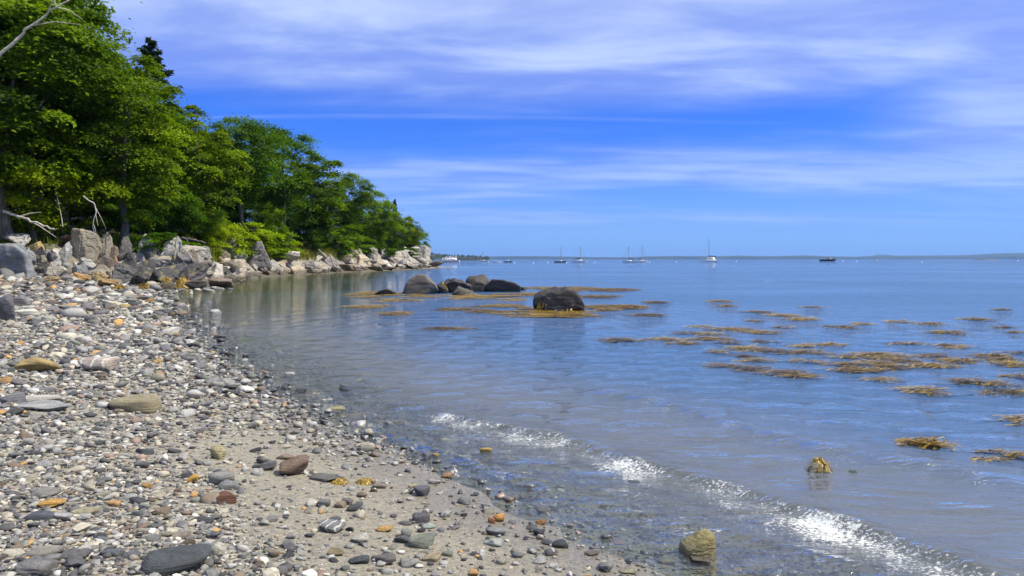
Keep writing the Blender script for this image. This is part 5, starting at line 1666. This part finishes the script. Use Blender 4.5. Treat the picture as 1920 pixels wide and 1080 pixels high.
# ------------------------------------------------------------------ countable cobbles, then the shingle
pal = [((0.255, 0.25, 0.24), 'grey', 5), ((0.37, 0.365, 0.345), 'light grey', 4.5), ((0.12, 0.12, 0.122), 'dark grey', 5.5), ((0.06, 0.063, 0.070), 'blue black', 3.5), ((0.18, 0.172, 0.178), 'purple grey', 2),
       ((0.40, 0.365, 0.285), 'buff', 4.5), ((0.54, 0.52, 0.47), 'off white', 2.8), ((0.23, 0.24, 0.20), 'green grey', 2), ((0.18, 0.14, 0.10), 'brown', 2.2), ((0.42, 0.25, 0.09), 'orange', 0.5), ((0.31, 0.22, 0.17), 'pinkish', 0.8)]
pw = np.array([p[2] for p in pal]); pw = pw / pw.sum()
COB = []
for i in range(14):
    rd = i % 2 == 0
    V, Fc = rock_verts(4000 + i, (1, 1, 1), 5 if rd else 9, 5 if rd else 14, 0.05, 1.5, 3, 0, lo=0.8 if rd else 0.6)
    V /= np.array([np.ptp(V[:, 0]), np.ptp(V[:, 1]), np.ptp(V[:, 2])])
    me = mesh('cobble_shape_%d' % i, V, Fc, True); me.materials.append(M_stone)
    COB.append((me, 'rounded' if rd else 'angular'))
rng = np.random.default_rng(7)
placed = [(m[0], m[1], m[2]) for m in marks]
cob = []
tries = 0
while len(cob) < 215 and tries < 20000:
    tries += 1
    if rng.random() < 0.75:
        px, py = rng.uniform(-10, 1050), rng.uniform(800, 1085)
    else:
        px, py = rng.uniform(-10, 560), rng.uniform(600, 800)
    r = ray(px, py); d = (0.25 - CAMZ) / r[2]
    d = d if d > 0 else 30
    x, y = r[0] * d, d
    s_ = float(sdist([[x, y]], shore, land_poly)[0])
    if s_ < 0.02:
        continue
    wpx = rng.uniform(13, 30) * rng.uniform(0.8, 1.1) if py > 800 else rng.uniform(11, 20)
    w = wpx / F * d
    if any((x - a) ** 2 + (y - b) ** 2 < (w * 0.55 + c * 0.9) ** 2 for a, b, c in placed):
        continue
    placed.append((x, y, w / 2))
    cob.append((x, y, w))
info = []
mk = np.array([(m[0], m[1]) for m in marks])
for x, y, w in cob:
    ci = int(rng.choice(len(pal), p=pw)); me, shp = COB[int(rng.integers(0, 14))]
    z = h1(x, y)
    el = rng.uniform(0.6, 0.9); fl = rng.uniform(0.3, 0.6)
    c = np.array(pal[ci][0]) * rng.uniform(0.75, 1.1)
    o = add('cobble', me, None, loc=(x, y, z + w * fl * 0.22), rot=(rng.normal() * .15, rng.normal() * .15, rng.uniform(0, 6.28)), scale=(w, w * el, w * fl), color=c)
    k = int(np.argmin(((mk - [x, y]) ** 2).sum(1)))
    dx, dy = x - mk[k, 0], y - mk[k, 1]
    where = ('right of' if dx > 0 else 'left of') if abs(dx) > abs(dy) else ('behind' if dy > 0 else 'in front of')
    short = marks[k][3]
    info.append((o, f"{pal[ci][1]} {shp} pebble {where} the {short}", math.hypot(dx, dy)))
seen = {}
for o, lab, dist in sorted(info, key=lambda q: q[2]):
    k = seen.get(lab, 0); seen[lab] = k + 1
    words = lab.split()
    extra = ['', 'second nearest', 'third nearest', 'fourth nearest', 'fifth nearest', 'sixth nearest'][min(k, 5)]
    lab2 = (extra + ' ' + lab).strip()
    tag(o, ' '.join(lab2.split()[:16]), 'pebble', 'cobbles scattered on the shingle')


def shingle(name, sub, pts, sizes, seed, label, lift=0.15, ang=0.5):
    """one merged sheet of loose pebbles"""
    rng = np.random.default_rng(seed)
    n = len(pts)
    D, Fb = ico(sub)
    nv, nf = len(D), len(Fb)
    shapes = []
    for i in range(24):
        V, _ = rock_verts(seed * 31 + i, (1, 1, 1), 7, 6 if i % 2 else 12, 0.05, 1.5, sub, 0, lo=0.65)
        V = V / np.array([np.ptp(V[:, 0]), np.ptp(V[:, 1]), np.ptp(V[:, 2])])
        shapes.append(V)
    S = np.array(shapes)
    si = rng.integers(0, 24, n)
    V = S[si] * np.stack([np.ones(n), rng.uniform(0.55, 0.95, n), rng.uniform(0.25, 0.65, n)], -1)[:, None, :]
    tx, ty, tz = rng.normal(size=n) * .22, rng.normal(size=n) * .22, rng.uniform(0, 6.283, n)
    cx, sx, cy, sy, cz, sz = np.cos(tx), np.sin(tx), np.cos(ty), np.sin(ty), np.cos(tz), np.sin(tz)
    x, y, z = V[..., 0], V[..., 1], V[..., 2]
    y, z = y * cx[:, None] - z * sx[:, None], y * sx[:, None] + z * cx[:, None]
    x, z = x * cy[:, None] + z * sy[:, None], -x * sy[:, None] + z * cy[:, None]
    x, y = x * cz[:, None] - y * sz[:, None], x * sz[:, None] + y * cz[:, None]
    V = np.stack([x, y, z], -1) * sizes[:, None, None]
    hz_ = height(pts)
    V = V + np.c_[pts, hz_ + sizes * lift][:, None, :]
    Fc = (np.arange(n)[:, None, None] * nv + Fb[None]).reshape(-1, 3)
    ci = rng.choice(len(pal), n, p=pw)
    col = np.array([p[0] for p in pal])[ci] * rng.uniform(0.55, 1.2, n)[:, None]
    col = np.clip(col, 0.02, 0.7)
    smooth = np.repeat(rng.random(n) > ang, nf)
    ob = add(name, mesh(name, V.reshape(-1, 3), Fc, smooth, {'col': np.repeat(col, nv, axis=0)}), M_peb)
    return tag(ob, label, 'pebbles', kind='stuff')


def scatter(n, y0, y1, seed, size_k, pad=1.5):
    """points thinned by distance so that every pebble keeps about the same size on the photo"""
    rng = np.random.default_rng(seed)
    y = np.exp(rng.uniform(math.log(y0), math.log(y1), n))
    lo = -0.70 * y - pad
    sh = np.interp(y, shore[4:22, 1], shore[4:22, 0])
    hi = np.minimum(sh + 2.2, 2.8)
    x = lo + (hi - lo) * rng.random(n)
    # uniform on the ground within each distance band
    wd = (hi - lo) / np.maximum(y, 1)
    keep = rng.random(n) < wd / wd.max()
    P = np.c_[x, y][keep]
    keep = rng.random(len(P)) < density(P)
    P = P[keep]
    sz = size_k * np.clip(P[:, 1], 4.5, 45) * np.exp(rng.normal(size=len(P)) * 0.42)
    return P, sz


P, S = scatter(130000, 3.0, 46, 21, 0.0047)
P, S = P[:47000], S[:47000]

shingle('shingle', 1, P, S, 5, 'grey and buff shingle covering the whole beach', 0.12)
P, S = scatter(26000, 3.0, 44, 22, 0.0076)
shingle('coarse_shingle', 2, P[:7500], S[:7500], 6, 'coarser stones strewn through the beach shingle', 0.18, 0.35)

# the shingle goes on to the left of the picture, up to the foot of the bank
rng = np.random.default_rng(33)
y = rng.uniform(-2, 42, 60000); x = rng.uniform(-45, -2, 60000)
P = np.c_[x, y]
P = P[(x < -0.70 * np.maximum(y, 0) - 1.2) & (x > -0.70 * np.maximum(y, 0) - 16)]
P = P[rng.random(len(P)) < density(P) * np.clip(6.0 / (2 + np.hypot(P[:, 0], P[:, 1])), 0.15, 1)][:9000]
S = 0.006 * np.clip(np.hypot(P[:, 0], P[:, 1]), 7, 30) * np.exp(rng.normal(size=len(P)) * 0.4)
shingle('side_shingle', 1, P, S, 9, 'shingle continuing up the beach past the left edge', 0.12)
